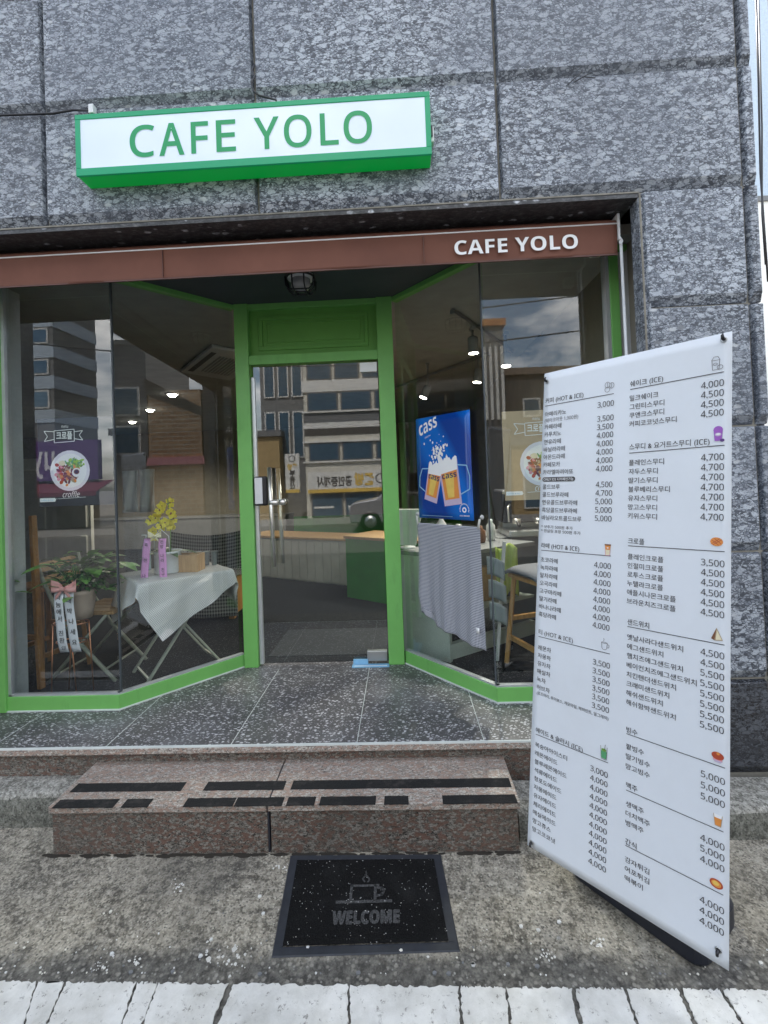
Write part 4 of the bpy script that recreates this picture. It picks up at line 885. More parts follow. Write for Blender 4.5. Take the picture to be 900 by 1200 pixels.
# pale partition with panelled door fronts at the far left
pt = empty('panelled_screen', (-5.0, 6.0, .3), 'cream panelled screen at the back left of the cafe', 'screen')
MB().box(-6.4, -4.15, 6.0, 6.06, .3, 2.0, 'panel_white').build('board', pt)
for k in range(4):
    x_ = -6.35 + k * .56
    for z0, z1 in ((.42, .95), (1.05, 1.85)):
        MB().box(x_, x_ + .48, 5.975, 6.0, z0, z1, 'panel_white').build('raised_panel', pt, bevel=.012, seg=1)
# sheets pinned up on a curtain line
for k, (px, py0, py1) in enumerate(((143, 552, 600), (163, 550, 600))):
    P = ony(px, py0, 4.6); Q = ony(px + 19, py1, 4.6); mb = MB()
    mb.grid(lambda u, v: (P[0] + (Q[0] - P[0]) * u, 4.6 + .015 * math.sin(u * 9 + v * 4), P[2] + (Q[2] - P[2]) * v), 8, 6, 'panel_white')
    tag(mb.build('hanging_sheet', None, solid=.004), ('left' if k == 0 else 'right') + ' pale sheet hanging behind the window above the table', 'sheet', 'pale sheets hanging inside')
# low beadboard counter and green counter
def quadbox(name, A_, B_, depth, z0, z1, mat, lab, cat, top=None, bead=None):
    A_ = np.array([*A_, 0.]); B_ = np.array([*B_, 0.]); d = (B_ - A_) / np.linalg.norm(B_ - A_); n_ = np.array([-d[1], d[0], 0])
    if n_[1] < 0: n_ = -n_
    e = empty(name, tuple(((A_ + B_) / 2 + n_ * depth / 2)[:2]) + (z0,), lab, cat)
    mb = MB(); mb.obox((A_ + B_) / 2 + n_ * depth / 2 + np.array([0, 0, (z0 + z1) / 2]), (B_ - A_) / 2, n_ * depth / 2, (0, 0, (z1 - z0) / 2), mat); mb.build('body', e, bevel=.004)
    if top:
        mb = MB(); mb.obox((A_ + B_) / 2 + n_ * depth / 2 + np.array([0, 0, z1 + .0155]), (B_ - A_) / 2 + d * .015, n_ * (depth / 2 + .015), (0, 0, .015), top); mb.build('countertop', e, bevel=.004)
    if bead:
        L = np.linalg.norm(B_ - A_); k = int(L / bead)
        for i in range(k):
            c = A_ + d * (i + .5) * L / k - n_ * .004; mb = MB(); mb.obox(c + np.array([0, 0, (z0 + z1) / 2]), d * (L / k / 2 - .004), n_ * .004, (0, 0, (z1 - z0) / 2 - .02), mat); mb.build('plank', e, bevel=.002, seg=1)
    return e
quadbox('beadboard_counter', (-2.20, 6.28), (-.55, 5.40), .5, .30, .83, 'panel_white', 'low white plank-fronted counter seen through the glass door', 'counter', 'wood_light', .12)
quadbox('green_counter', (-.624, 4.942), (.25, 4.31), .5, .30, .93, 'green_counter', 'green painted counter with wooden top seen through the door', 'counter', 'wood_light')
quadbox('window_counter', (-2.3, 9.0), (-7.0, 9.4), .5, .30, .9, 'counter_grey', 'grey counter along the rear of the cafe', 'counter', 'counter_grey')
# cream service counter by the right window
C0, C1, C2 = (.285, 3.125), (-.023, 3.36), (.99, 3.61)
sc_ = empty('service_counter', (.35, 3.5, .3), 'cream service counter with open shelf beside the right window', 'counter')
C3 = (C2[0] - .42, C2[1] + .42)
MB().prism([C0, C2, (C2[0] - .03, C2[1] + .03), (C0[0] - .03, C0[1] + .035)], .32, .42, 'counter_cream').build('kick_board', sc_)
MB().prism([C0, C1, (C1[0] + .02, C1[1] + .03), (C0[0] + .02, C0[1] + .03)][::-1], .30, 1.0, 'counter_cream').build('end_panel', sc_, bevel=.003)
MB().prism([(C0[0] + .02, C0[1] + .05), C2, (C2[0] - .4, C2[1] + .4), (C1[0] + .03, C1[1] + .04)], .60, .62, 'counter_cream').build('shelf', sc_)
MB().prism([(C1[0] + .1, C1[1] + .12), (C2[0] - .35, C2[1] + .35), (C2[0] - .38, C2[1] + .38), (C1[0] + .07, C1[1] + .15)], .30, 1.0, 'counter_grey').build('back_panel', sc_)
MB().prism([(C0[0] + .01, C0[1] - .015), (C2[0] + .02, C2[1] - .01), (C2[0] - .42, C2[1] + .42), (C1[0] - .015, C1[1])], 1.0, 1.03, 'counter_grey').build('countertop', sc_, bevel=.004)
for k, (x, y, w_, h_, mt) in enumerate(((.50, 3.42, .10, .2, 'dark_fabric'), (.66, 3.5, .09, .25, 'wood_light'), (.8, 3.58, .08, .16, 'ink_charcoal'))):
    o_ = MB().prism([(x - w_, y - w_ * .7), (x + w_, y + w_ * .5), (x + w_ * .5, y + w_), (x - w_ * 1.3, y + w_ * .1)], .621, .621 + h_, mt).build('storage_box', None, bevel=.008)
    tag(o_, ('black', 'wooden', 'charcoal')[k] + ' box on the open shelf under the service counter', 'box', 'boxes under the counter')
# coffee machine on a far counter to the right
cm = empty('coffee_machine', (1.02, 3.95, 1.03), 'chrome and black espresso machine behind the right window', 'coffee machine')
quadbox('side_counter', (.80, 3.86), (1.25, 4.10), .5, .30, 1.03, 'counter_grey', 'grey side counter under the espresso machine', 'counter')
MB().box(.84, 1.26, 3.92, 4.3, 1.14, 1.42, 'black_plastic').build('body', cm, bevel=.02)
MB().box(.86, 1.24, 3.80, 4.25, 1.035, 1.09, 'brushed_steel').build('drip_tray', cm, bevel=.01)
MB().box(.88, 1.22, 4.10, 4.28, 1.09, 1.14, 'brushed_steel').build('back_plate', cm)
for x in (.95, 1.13):
    mb = MB(); mb.tube([(x, 3.89, 1.18), (x, 3.89, 1.14)], .035, 'chrome', 14); mb.tube([(x, 3.87, 1.155), (x - .02, 3.73, 1.14)], .014, 'black_plastic', 8); mb.build('group_handle', cm)
mb = MB(); mb.tube([(.90, 3.90, 1.30), (.87, 3.84, 1.28), (.87, 3.82, 1.16)], .008, 'chrome', 8); mb.tube([(.845, 3.90, 1.40), (1.25, 3.90, 1.40)], .012, 'chrome', 8); mb.build('steam_pipe', cm)
for k, (x, y, z, r_, h_, mt) in enumerate(((.42, 3.50, 1.03, .05, .16, 'brushed_steel'), (.30, 3.62, 1.03, .04, .22, 'white_plastic'), (.60, 3.62, 1.03, .04, .13, 'ink_brown'), (.70, 3.72, 1.03, .035, .17, 'pot_white'))):
    o_ = MB().lathe([(r_ * .8, 0), (r_, h_ * .15), (r_, h_ * .7), (r_ * .45, h_ * .85), (r_ * .45, h_)], (x, y, z), mt, 14).build('canister')
    tag(o_, ('steel', 'tall white', 'brown', 'small white')[k] + ' canister standing on the service counter', 'canister', 'canisters on the counter')
# card terminal and white stand behind the poster
tm = empty('tablet_stand', (.16, 3.38, 1.03), 'white tablet stand on the counter behind the blue beer poster', 'tablet')
MB().obox((.02, 3.44, 1.19), (.10, -.05, .0), (.004, .008, .002), (.03, .03, .13), 'panel_white').build('screen', tm, bevel=.006)
MB().lathe([(.06, 0), (.06, .01), (.012, .02), (.012, .10)], (.03, 3.46, 1.03), 'white_plastic', 14).build('foot', tm)
wb = MB().box(.17, .36, 3.30, 3.42, 1.031, 1.15, 'panel_white').build('white_box', None, bevel=.01); tag(wb, 'white carton on the counter below the beer poster', 'box')

# recessed ceiling lights
for k, (px, py) in enumerate(((202, 462), (176, 480), (155, 494))):
    P = onz(px, py, 2.80)
    e = empty('recessed_light', tuple(P), ('nearest', 'middle', 'farthest')[k] + ' of the round lit downlights in the cafe ceiling', 'ceiling light', 'round downlights')
    MB().lathe([(.052, 0), (.052, -.015), (.042, -.03), (.022, -.038), (.005, -.040)], P, 'lamp_glow', 20).build('diffuser', e)
    ld = bpy.data.lights.new('downlight', 'SPOT'); ld.energy = 45; ld.color = (1, .9, .76); ld.spot_size = R(150); ld.spot_blend = .6; ld.shadow_soft_size = .06; lo = bpy.data.objects.new('downlight', ld); col.objects.link(lo); lo.location = P - np.array([0, 0, .08])
    MB().lathe([(.085, .004), (.085, -.006), (.066, -.006), (.066, .004)], P, 'white_plastic', 20, cap=False).build('ring', e)
# ceiling cassette air conditioner
A0, A1_, A2_, A3 = (-2.30, 4.80), (-1.62, 3.98), (-1.30, 4.40), (-1.95, 5.30)
ac = empty('ceiling_air_conditioner', (-1.8, 4.6, 2.76), 'square white cassette air conditioner in the ceiling behind the left window', 'air conditioner')
MB().prism([A0, A1_, A2_, A3], 2.765, 2.80, 'inner_wall_pale').build('cover', ac, bevel=.01)
def acp(u, v, z): p = np.array(A0) * (1 - u) * (1 - v) + np.array(A1_) * u * (1 - v) + np.array(A2_) * u * v + np.array(A3) * (1 - u) * v; return (p[0], p[1], z)
MB().add([acp(.12, .07, 2.763), acp(.88, .07, 2.763), acp(.88, .17, 2.763), acp(.12, .17, 2.763)], [(0, 1, 2, 3)], 'ink_charcoal').build('air_slot', ac)
for k in range(9):
    v_ = .28 + .065 * k; MB().add([acp(.2, v_, 2.765), acp(.8, v_, 2.765), acp(.8, v_ + .03, 2.765), acp(.2, v_ + .03, 2.765), acp(.2, v_, 2.760), acp(.8, v_, 2.760), acp(.8, v_ + .03, 2.760), acp(.2, v_ + .03, 2.760)], [(4, 5, 6, 7), (0, 1, 5, 4), (2, 3, 7, 6), (1, 2, 6, 5), (3, 0, 4, 7)], 'counter_grey').build('grille_slat', ac)
# track lights
t1a, t1b = onz(530, 365, 2.78), onz(600, 412, 2.78); t2a, t2b = onz(463, 455, 2.78), onz(573, 415, 2.78)
for k, (p, q) in enumerate(((t1a, t1b), (t2a, t2b))):
    mb = MB(); mb.bar(p, q, .035, .03, 'lamp_body'); tag(mb.build('lighting_track'), ('near short', 'far long')[k] + ' lighting track on the ceiling behind the right window', 'light track', 'ceiling light tracks')
def spot(px, py, Y, tilt, lab, rad=.042, ln=.13):
    P = ony(px, py, Y); ax = np.array(tilt, float); ax /= np.linalg.norm(ax)
    e = empty('track_spotlight', tuple(P), lab, 'spotlight', 'track spotlights')
    top = P - ax * ln
    MB().lathe([(rad * .45, 0), (rad * .95, .012), (rad, .03), (rad, ln), (rad * .9, ln)], top, 'lamp_body', 20, axis=ax).build('lamp_head', e)
    MB().lathe([(rad * .9, 0), (rad * .9, .004)], P - ax * .002, 'lamp_glow', 20, axis=ax).build('lens', e)
    ld = bpy.data.lights.new('spot_beam', 'SPOT'); ld.energy = 26; ld.color = (1, .93, .82); ld.spot_size = R(120); ld.spot_blend = .6; ld.shadow_soft_size = .035; lo = bpy.data.objects.new('spot_beam', ld); col.objects.link(lo); lo.location = P + ax * .03; lo.rotation_euler = Vector(-ax).to_track_quat('Z', 'Y').to_euler()
    zc_ = 2.765; mb = MB(); mb.tube([(top[0], top[1], zc_), (top[0], top[1], top[2] + .02), tuple(top + ax * .03)], .010, 'lamp_body', 8); mb.box(top[0] - .02, top[0] + .02, top[1] - .045, top[1] + .045, zc_ - .022, zc_, 'lamp_body'); mb.build('stem', e)
spot(555, 414, 3.78, (.02, .0, -1), 'track spotlight hanging nearest the top of the right window', .043, .14)
spot(593, 429, 3.95, (-.05, -.1, -1), 'track spotlight whose lit end shows right of the glass joint', .043, .12)
spot(559, 448, 4.6, (-.15, -.05, -1), 'track spotlight below the nearest one beside the glass joint', .043, .14)
spot(496, 466, 4.9, (-.45, -.15, -1), 'tilted track spotlight left of the others above the beer poster', .043, .14)

# ------------------------------------------------------------------ things by the left window
def stool(name, c, rot, h, lab, cat='stool', wood='wood_stool', cushion=None, w_=.17):
    e = empty(name, (c[0], c[1], .30), lab, cat); cs, sn = math.cos(rot), math.sin(rot)
    T = lambda x, y, z: (c[0] + x * cs - y * sn, c[1] + x * sn + y * cs, .30 + z)
    mb = MB(); mb.prism([T(x, y, 0)[:2] for x, y in ((-w_, -w_), (w_, -w_), (w_, w_), (-w_, w_))], .30 + h - .03, .30 + h, wood); mb.build('seat', e, bevel=.008)
    for sx, sy in ((-1, -1), (1, -1), (1, 1), (-1, 1)): MB().bar(T(sx * w_ * 1.12, sy * w_ * 1.12, 0), T(sx * w_ * .82, sy * w_ * .82, h - .03), .032, .028, wood).build('leg', e, bevel=.003)
    for (ax_, ay, bx_, by), zr in (((-1, -1, 1, -1), .30), ((-1, 1, 1, 1), .30), ((-1, -1, -1, 1), .18), ((1, -1, 1, 1), .18)):
        k = w_ * (1.12 - .3 * zr / h); MB().bar(T(ax_ * k, ay * k, zr), T(bx_ * k, by * k, zr), .022, .028, wood).build('rung', e)
    if cushion:
        mb = MB(); mb.grid(lambda u, v: T((u - .5) * 2 * w_ * 1.1, (v - .5) * 2 * w_ * 1.1, h + .05 - .05 * (abs(2 * u - 1) ** 4 + abs(2 * v - 1) ** 4) * .55), 10, 10, cushion); mb.build('cushion', e, solid=.02)
    return e
stool('bar_stool', (.90, 3.0), R(20), .60, 'wooden bar stool with grey cushion behind the right window', wood='wood_bright', cushion='cushion_grey')
e = stool('high_chair', (-2.50, 3.12), R(-12), .62, 'brown wooden high chair half hidden at the far left window', 'high chair', w_=.16)
for sx in (-1,): MB().bar((-2.335, 2.87, .30), (-2.375, 2.88, 1.40), .035, .03, 'wood_stool').build('back_post', e, bevel=.003)
MB().bar((-2.72, 3.05, .9), (-2.73, 3.05, 1.38), .035, .03, 'wood_stool').build('back_post', e, bevel=.003)
# folding table
ft = empty('folding_table', (-1.58, 3.145, .30), 'small pale green folding table under a checked cloth', 'table')
dL = np.array([.35, .33, 0]); dL /= np.linalg.norm(dL); dW = np.array([dL[1], -dL[0], 0]); tcn_ = np.array([-1.58, 3.145, 0])
def TP(a_, b_, z): p = tcn_ + dL * a_ + dW * b_; return (p[0], p[1], z)
MB().prism([TP(x, y, 0)[:2] for x, y in ((-.29, -.25), (.29, -.25), (.29, .25), (-.29, .25))], .945, .965, 'chair_metal').build('tabletop', ft, bevel=.006)
for b_ in (-.15, .15):
    MB().bar(TP(-.25, b_, .30), TP(.22, b_, .945), .028, .014, 'chair_metal').build('leg', ft, bevel=.003)
    bb = b_ * .88; MB().bar(TP(.25, bb, .30), TP(-.22, bb, .945), .028, .014, 'chair_metal').build('leg', ft, bevel=.003)
for s_ in (-1, 1): MB().bar(TP(s_ * .225, -.15, .335), TP(s_ * .225, .15, .335), .012, .012, 'chair_metal').build('crossbar', ft)
MB().bar(TP(0, -.15, .615), TP(0, .15, .615), .012, .012, 'chair_metal').build('crossbar', ft)
# checked tablecloth draped cornerwise
mb = MB(); rr = random.Random(4); side = .92
def cloth(u, v):
    a_, b_ = (u - .5) * side, (v - .5) * side; ca, sa = math.cos(R(62)), math.sin(R(62)); x, y = a_ * ca - b_ * sa, a_ * sa + b_ * ca
    qx, qy = max(-.295, min(.295, x)), max(-.255, min(.255, y)); d = math.hypot(x - qx, y - qy)
    if d < 1e-6: p = tcn_ + dL * x + dW * y; return (p[0], p[1], .9685 + .0012 * math.sin(31 * x) * math.sin(27 * y))
    ux, uy = (x - qx) / d, (y - qy) / d; ang = math.atan2(y, x); fl = .018 * math.sin(ang * 11) * min(1, d / .15); o_ = .006 + d * .16 + fl
    o_ = max(.004, o_); p = tcn_ + dL * (qx + ux * o_) + dW * (qy + uy * o_); return (p[0], p[1], .9685 - d * .97)
mb.grid(cloth, 72, 72, 'gingham_grey'); tag(mb.build('tablecloth'), 'grey checked tablecloth draped cornerwise over the folding table', 'tablecloth')
# folding chair facing the table
fc = empty('folding_chair', (-2.12, 3.10, .30), 'pale metal folding chair with wooden seat left of the table', 'chair')
for dy in (0, .36):
    mb = MB(); mb.tube([(-2.40 + .06 * dy, 2.93 + dy, 1.10), (-2.36, 2.93 + dy, .98), (-2.28, 2.93 + dy, .80), (-2.14, 2.93 + dy, .58), (-1.90, 2.95 + dy, .302)], .0125, 'chair_metal', 8); mb.build('leg', fc)
    mb = MB(); mb.tube([(-1.95, 2.95 + dy, .735), (-2.08, 2.95 + dy, .60), (-2.34, 2.93 + dy, .302)], .0115, 'chair_metal', 8); mb.build('leg', fc)
MB().box(-2.20, -1.90, 2.94, 3.29, .735, .752, 'wood_light').build('seat', fc, bevel=.005)
for k in range(4): MB().box(-2.195, -1.905, 2.945 + .088 * k, 2.945 + .088 * k + .080, .7522, .760, 'wood_light').build('seat_slat', fc, bevel=.002, seg=1)
for z0 in (.93, 1.02): MB().obox((-2.375 - (z0 - .93) * .3, 3.11, z0 + .03), (.006, 0, 0), (0, .185, 0), (-.01, 0, .03), 'wood_light').build('back_slat', fc)
MB().bar((-1.97, 2.95, .38), (-1.97, 3.31, .38), .01, .01, 'chair_metal').build('crossbar', fc); MB().bar((-2.30, 2.94, .35), (-2.30, 3.30, .35), .01, .01, 'chair_metal').build('crossbar', fc)
# second chair, black and white checked cover, on the far side
bc = empty('covered_bench', (-1.75, 4.4, .30), 'bench under a black and white striped cover behind the table', 'bench')
mb = MB()
def bench(u, v):
    x = -2.35 + .80 * u; k = v * 3
    if k < 1: y, z = 4.20, .34 + .36 * k
    elif k < 2: y, z = 4.20 + .32 * (k - 1), .72 + .02 * math.sin(k * 3)
    else: y, z = 4.54 + .05 * (k - 2), .72 + .38 * (k - 2)
    return (x, y + .02 * math.sin(x * 11) * (1 if k < 1 else .2), z + (.05 * math.sin(x * 4) if k > 2 else 0))
mb.grid(bench, 40, 30, 'check_black'); mb.build('cover', bc, solid=.008)
MB().box(-2.33, -1.57, 4.24, 4.56, .36, .70, 'wood_stool').build('frame', bc)
for x in (-2.25, -1.65): MB().box(x, x + .05, 4.26, 4.31, .30, .36, 'wood_stool').build('leg', bc)
# copper plant stand, pot, plant, ribbon
ps_ = empty('plant_stand', (-2.09, 2.80, .30), 'slender copper wire plant stand by the left window', 'plant stand')
cS = np.array([-2.075, 2.795]); zt = .735
for k in range(4):
    a_ = R(20 + 90 * k); mb = MB()
    mb.tube([(cS[0] + .105 * math.cos(a_), cS[1] + .06 * math.sin(a_), zt), (cS[0] + .125 * math.cos(a_ + .25), cS[1] + .075 * math.sin(a_ + .25), .302)], .0045, 'copper', 6); mb.build('leg', ps_)
for z_, r_ in ((zt, .105), (.62, .09)):
    mb = MB(); mb.tube([(cS[0] + r_ * math.cos(6.2832 * i / 20), cS[1] + r_ * .6 * math.sin(6.2832 * i / 20), z_) for i in range(21)], .004, 'copper', 6, cap=False); mb.build('hoop', ps_)
def leaf(mb, p, d, L, w_, mat, droop=.25):
    d = np.array(d, float); d /= np.linalg.norm(d); u = np.cross(d, (0, 0, 1)); u /= np.linalg.norm(u) + 1e-9; p = np.array(p, float)
    pts = []
    for i in range(5):
        t_ = i / 4; c = p + d * L * t_ - np.array([0, 0, droop * L * t_ * t_]); q = w_ * math.sin(math.pi * min(.97, t_ * .9 + .08)); pts.append((c - u * q + np.array([0, 0, .15 * q]), c, c + u * q + np.array([0, 0, .15 * q])))
    vs = [x for r_ in pts for x in r_]; fs = []
    for i in range(4): fs += [(3 * i, 3 * i + 1, 3 * i + 4, 3 * i + 3), (3 * i + 1, 3 * i + 2, 3 * i + 5, 3 * i + 4)]
    mb.add(vs, fs, mat, True)
pp = empty('potted_plant', (-2.075, 2.80, .74), 'bushy green potted plant in a beige clay pot on the copper stand', 'potted plant')
MB().lathe([(.055, 0), (.068, .06), (.080, .15), (.084, .155), (.084, .18), (.077, .18), (.074, .15), (.02, .148)], (-2.035, 2.84, .75), 'terracotta', 24).build('pot', pp)
rr = random.Random(21)
mb = MB()
for k in range(9):
    a_ = rr.uniform(0, 6.28); mb.tube([(-2.06, 2.84, .90), (-2.06 + .08 * math.cos(a_), 2.84 + .06 * math.sin(a_), 1.02), (-2.06 + .17 * math.cos(a_), 2.84 + .1 * math.sin(a_), 1.10)], .0035, 'leaf_green', 5)
mb.build('stem', pp)
for k in range(110):
    a_ = rr.uniform(0, 6.28); r_ = abs(rr.gauss(0, .12)); z_ = rr.uniform(.93, 1.13) - r_ * .25; mb = MB()
    L = rr.uniform(.07, .14); leaf(mb, (-2.04 + r_ * 1.2 * math.cos(a_), 2.86 + r_ * .7 * math.sin(a_), z_ + .03), (math.cos(a_), math.sin(a_) * .8, rr.uniform(-.2, .8)), L, L * .30, rr.choice(['leaf_green', 'leaf_light', 'leaf_light'])); mb.build('leaf', pp)
mb = MB()
for k in range(420):   # fine ferny leaflets hanging low over the pot
    a_ = rr.uniform(0, 6.28); r_ = rr.uniform(.02, .15); leaf(mb, (-2.03 + r_ * math.cos(a_), 2.86 + r_ * .8 * math.sin(a_), rr.uniform(.92, 1.05)), (math.cos(a_), math.sin(a_), rr.uniform(-.8, .3)), rr.uniform(.015, .035), .006, 'leaf_green')
tag(mb.build('fern_leaflets', pp), kind='stuff')
def ribbon(mb, P, u, w_, L, tilt, mat, curl=.02):
    P, u = np.array(P, float), np.array(u, float)
    mb.grid(lambda a_, b_: P + u * (w_ * (a_ - .5) + tilt * L * b_) + np.array([0, -curl * math.sin(b_ * 3.0) - .004 * math.sin(b_ * 9), -L * b_]), 4, 14, mat)
def vtext(body, P, u, tilt, h, dz, mat='ink', y=-.008, curl=.02, L=1, parent=None):
    mb = MB()
    for i, ch in enumerate(body):
        if ch == ' ': continue
        z_ = -dz * (i + 1); b_ = -z_ / L
        mb.text(ch, lambda x, yy: np.array(P) + np.array(u) * (x + tilt * -z_) + np.array([0, y - curl * math.sin(b_ * 3.0) - .004 * math.sin(b_ * 9), z_ + yy]), mat, size=h, align='C', bold=.01)
    return mb
gr = empty('congratulation_ribbon', (-2.14, 2.70, .95), 'white Korean message ribbon with pink bow on the clay pot', 'ribbon')
for sx, body in ((-1, '나눔에서 친환경'), (1, '대박나세요')):
    P = (-2.048 + sx * .031, 2.708, .945); mb = MB(); ribbon(mb, P, (1, 0, 0), .056, .36, .05 + sx * .02 + .05, 'ribbon_white'); b_ = mb.build('ribbon_tail', gr, solid=.0012)
    mb = vtext(body, P, (1, 0, 0), .05 + sx * .02 + .05, .036, .0425 if sx < 0 else .062, L=.36, y=-.004); mb.build('brush_lettering', b_)
def bow(parent, C_, s_, mat):
    mb = MB(); C_ = np.array(C_)
    for sx in (-1, 1):
        mb.grid(lambda u, v: C_ + np.array([sx * s_ * (.05 + u * .95), -.25 * s_ * math.sin(u * 3.14) * (1 if v < .5 else -1) * 1, s_ * ((v - .5) * (.25 + u * .75) + .2 * u)]), 8, 6, mat)
        mb.grid(lambda u, v: C_ + np.array([sx * s_ * (.1 + u * .5), -.1 * s_, -s_ * (.1 + u * .6) + s_ * .35 * (v - .5)]), 5, 3, mat)
    mb.lathe([(.01 * s_, -.18 * s_), (.18 * s_, -.1 * s_), (.18 * s_, .1 * s_), (.01 * s_, .18 * s_)], C_ + np.array([0, -.12 * s_, 0]), mat, 10); return mb.build('bow', parent, solid=.001)
bow(gr, (-2.046, 2.700, .965), .078, 'bow_pink')
# orchid and things on the table
oc = empty('orchid_pot', (-1.62, 3.05, .97), 'yellow orchid in a white pot on the checked tablecloth', 'orchid')
P0 = np.array([-1.52, 3.12, .970]); P0[:2] = ony(197, 660, 3.10)[:2]
MB().lathe([(.078, 0), (.085, .01), (.085, .125), (.092, .13), (.092, .148), (.084, .148), (.08, .12), (.01, .118)], P0, 'pot_white', 24).build('pot', oc)
rr = random.Random(8)
for k in range(9):
    a_ = 6.28 * k / 9; mb = MB(); leaf(mb, P0 + np.array([0, 0, .13]), (math.cos(a_), math.sin(a_), rr.uniform(.25, .6)), rr.uniform(.14, .22), .028, 'leaf_green', .35); mb.build('leaf', oc)
for sx, top, pts in ((-1, .42, 7), (1, .50, 9)):
    s0 = P0 + np.array([sx * .02, 0, .12]); s1 = P0 + np.array([sx * .035 - .02, -.01, top])
    MB().tube([s0, (s0 + s1) / 2 + np.array([.01 * sx, 0, 0]), s1], .003, 'leaf_light', 6).build('stem', oc)
    for k in range(pts):
        c = s1 + np.array([rr.uniform(-.045, .045), rr.uniform(-.04, .01), -.02 - k * .024 * (1.0 if sx < 0 else .9) + rr.uniform(-.01, .01)]); mb = MB()
        for q in range(5):
            a_ = 6.28 * q / 5 + rr.random(); d = np.array([math.cos(a_), -.25, math.sin(a_)]); e_ = np.array([-math.sin(a_), 0, math.cos(a_)])
            mb.add([c, c + d * .022 + e_ * .017, c + d * .038, c + d * .022 - e_ * .017], [(0, 1, 2, 3)], 'petal_yellow', False)
        mb.lathe([(.002, 0), (.005, .004), (.002, .009)], c + np.array([0, -.004, 0]), 'ink_maroon', 6, axis=(0, -1, 0)); mb.build('flower', oc, solid=.0015)
mb = MB(); mb.tube([P0 + np.array([-.075, -.03, .16]), P0 + np.array([-.07, -.04, .25]), P0 + np.array([-.02, -.05, .30]), P0 + np.array([.03, -.04, .25]), P0 + np.array([.03, -.03, .12])], .0025, 'white_plastic', 6); mb.build('support_wire', oc)
pk = empty('pink_message_ribbon', tuple(P0 + np.array([-.06, -.1, .2])), 'pair of pink Korean message ribbons hanging from the orchid pot', 'ribbon')
for sx, body in ((-1, '축 전 나'), (1, '돈방 나라 친구들')):
    c = ony(182 + sx * 8.5, 631, 2.96); P = (c[0], 2.96, c[2]); mb = MB(); ribbon(mb, P, (1, 0, 0), .050, .29, -.10 if sx < 0 else .02, 'ribbon_pink', .015); b_ = mb.build('ribbon_tail', pk, solid=.0012)
    mb = vtext(body, P, (1, 0, 0), -.10 if sx < 0 else .02, .026, .05 if sx < 0 else .030, L=.29, y=-.004, curl=.015); mb.build('brush_lettering', b_)
bow(pk, ony(181, 628, 2.95), .045, 'ink_cream')
W0 = ony(222, 672, 3.14); W0[2] = .970; wbx = empty('wooden_box', tuple(W0), 'light wooden box standing on the table beside the orchid', 'box')
for nm, a_ in (('side', (-.085, .085, -.06, -.052)), ('side', (-.085, .085, .052, .06)), ('end', (-.085, -.077, -.052, .052)), ('end', (.077, .085, -.052, .052))):
    MB().box(W0[0] + a_[0], W0[0] + a_[1], W0[1] + a_[2], W0[1] + a_[3], .970, 1.085, 'wood_light').build(nm, wbx)
MB().box(W0[0] - .077, W0[0] + .077, W0[1] - .052, W0[1] + .052, .970, .978, 'wood_light').build('bottom', wbx)
pb_ = empty('pump_bottle', (0, 0, 0), 'pale blue pump bottle behind the pink ribbons', 'bottle'); B0 = ony(172, 660, 3.20); B0[2] = .972; pb_.location = tuple(B0)
MB().lathe([(.025, 0), (.028, .01), (.028, .16), (.012, .19), (.012, .20)], B0, 'soap_blue', 16).build('bottle_body', pb_)
mb = MB(); mb.tube([B0 + np.array([0, 0, .20]), B0 + np.array([0, 0, .245]), B0 + np.array([-.03, 0, .245])], .006, 'white_plastic', 8); mb.build('pump', pb_)
for k in range(5):
    c = ony(215 + k * 9, 650, 3.34); o_ = MB().lathe([(.018, 0), (.024, .10), (.026, .10)], (c[0], c[1], .97), 'ice_blue_plastic', 12).build('plastic_cup')
    tag(o_, ('leftmost', 'second from left', 'middle', 'second from right', 'rightmost')[k] + ' of the clear cups standing behind the wooden box', 'cup', 'row of clear cups on the table')
# folded white things between counter and stool, lime cloth
mb = MB(); Pc = ony(592, 640, 3.3)
mb.grid(lambda u, v: (Pc[0] - .07 + .15 * u, 3.3 + .02 * math.sin(u * 12), Pc[2] - .34 * v - .02 * math.sin(u * 7)), 10, 8, 'lime_cloth'); tag(mb.build('lime_cloth', None, solid=.004), 'lime green cloth hanging behind the right window', 'cloth')
ib = empty('white_chair', (.66, 3.12, .3), 'pale plastic chair folded beside the service counter', 'chair')
for k, (px, py) in enumerate(((580, 663), (582, 690), (583, 716))):
    c = ony(px, py, 3.12); mb = MB(); mb.grid(lambda u, v: (c[0] - .05 + .11 * u, 3.12 + .02 * math.cos(3 * u), c[2] + .06 - .12 * v - .04 * u * u), 6, 5, 'ice_blue_plastic'); mb.build('shell', ib, solid=.006)
MB().bar((.60, 3.15, .30), (.68, 3.15, 1.1), .02, .02, 'white_plastic').build('leg', ib)

# ------------------------------------------------------------------ posters and towel on the panes
dR = np.array([RB[0] - RA[0], RB[1] - RA[1], 0]); dR /= np.linalg.norm(dR); uR = -dR        # to the right seen from outside
nR = np.array([uR[1], -uR[0], 0])                                                            # outward normal
if nR[1] > 0: nR = -nR
p_tl, p_tr, p_bl = np.array([.124, 2.979, 1.930]), np.array([.419, 2.642, 1.930]), np.array([.106, 3.0, 1.30])
base = np.array([*RB, 0.])
def on_right(s_, z, off=0): return base + uR * s_ + np.array([0, 0, z]) + nR * off
s_tl = (p_tl - base) @ uR; Wp, Hp = .452, .635
cs_ = empty('beer_poster', tuple(on_right(s_tl + Wp / 2, 1.3)), 'glossy blue Cass beer poster with two clinking mugs on the right window', 'poster')
sx0 = s_tl - .012
PM = lambda off: (lambda x, y: on_right(sx0 + x + .010 * (1 - y / Hp) * 0, 1.295 + y, off + .004 * math.sin(3.1 * y / Hp)))
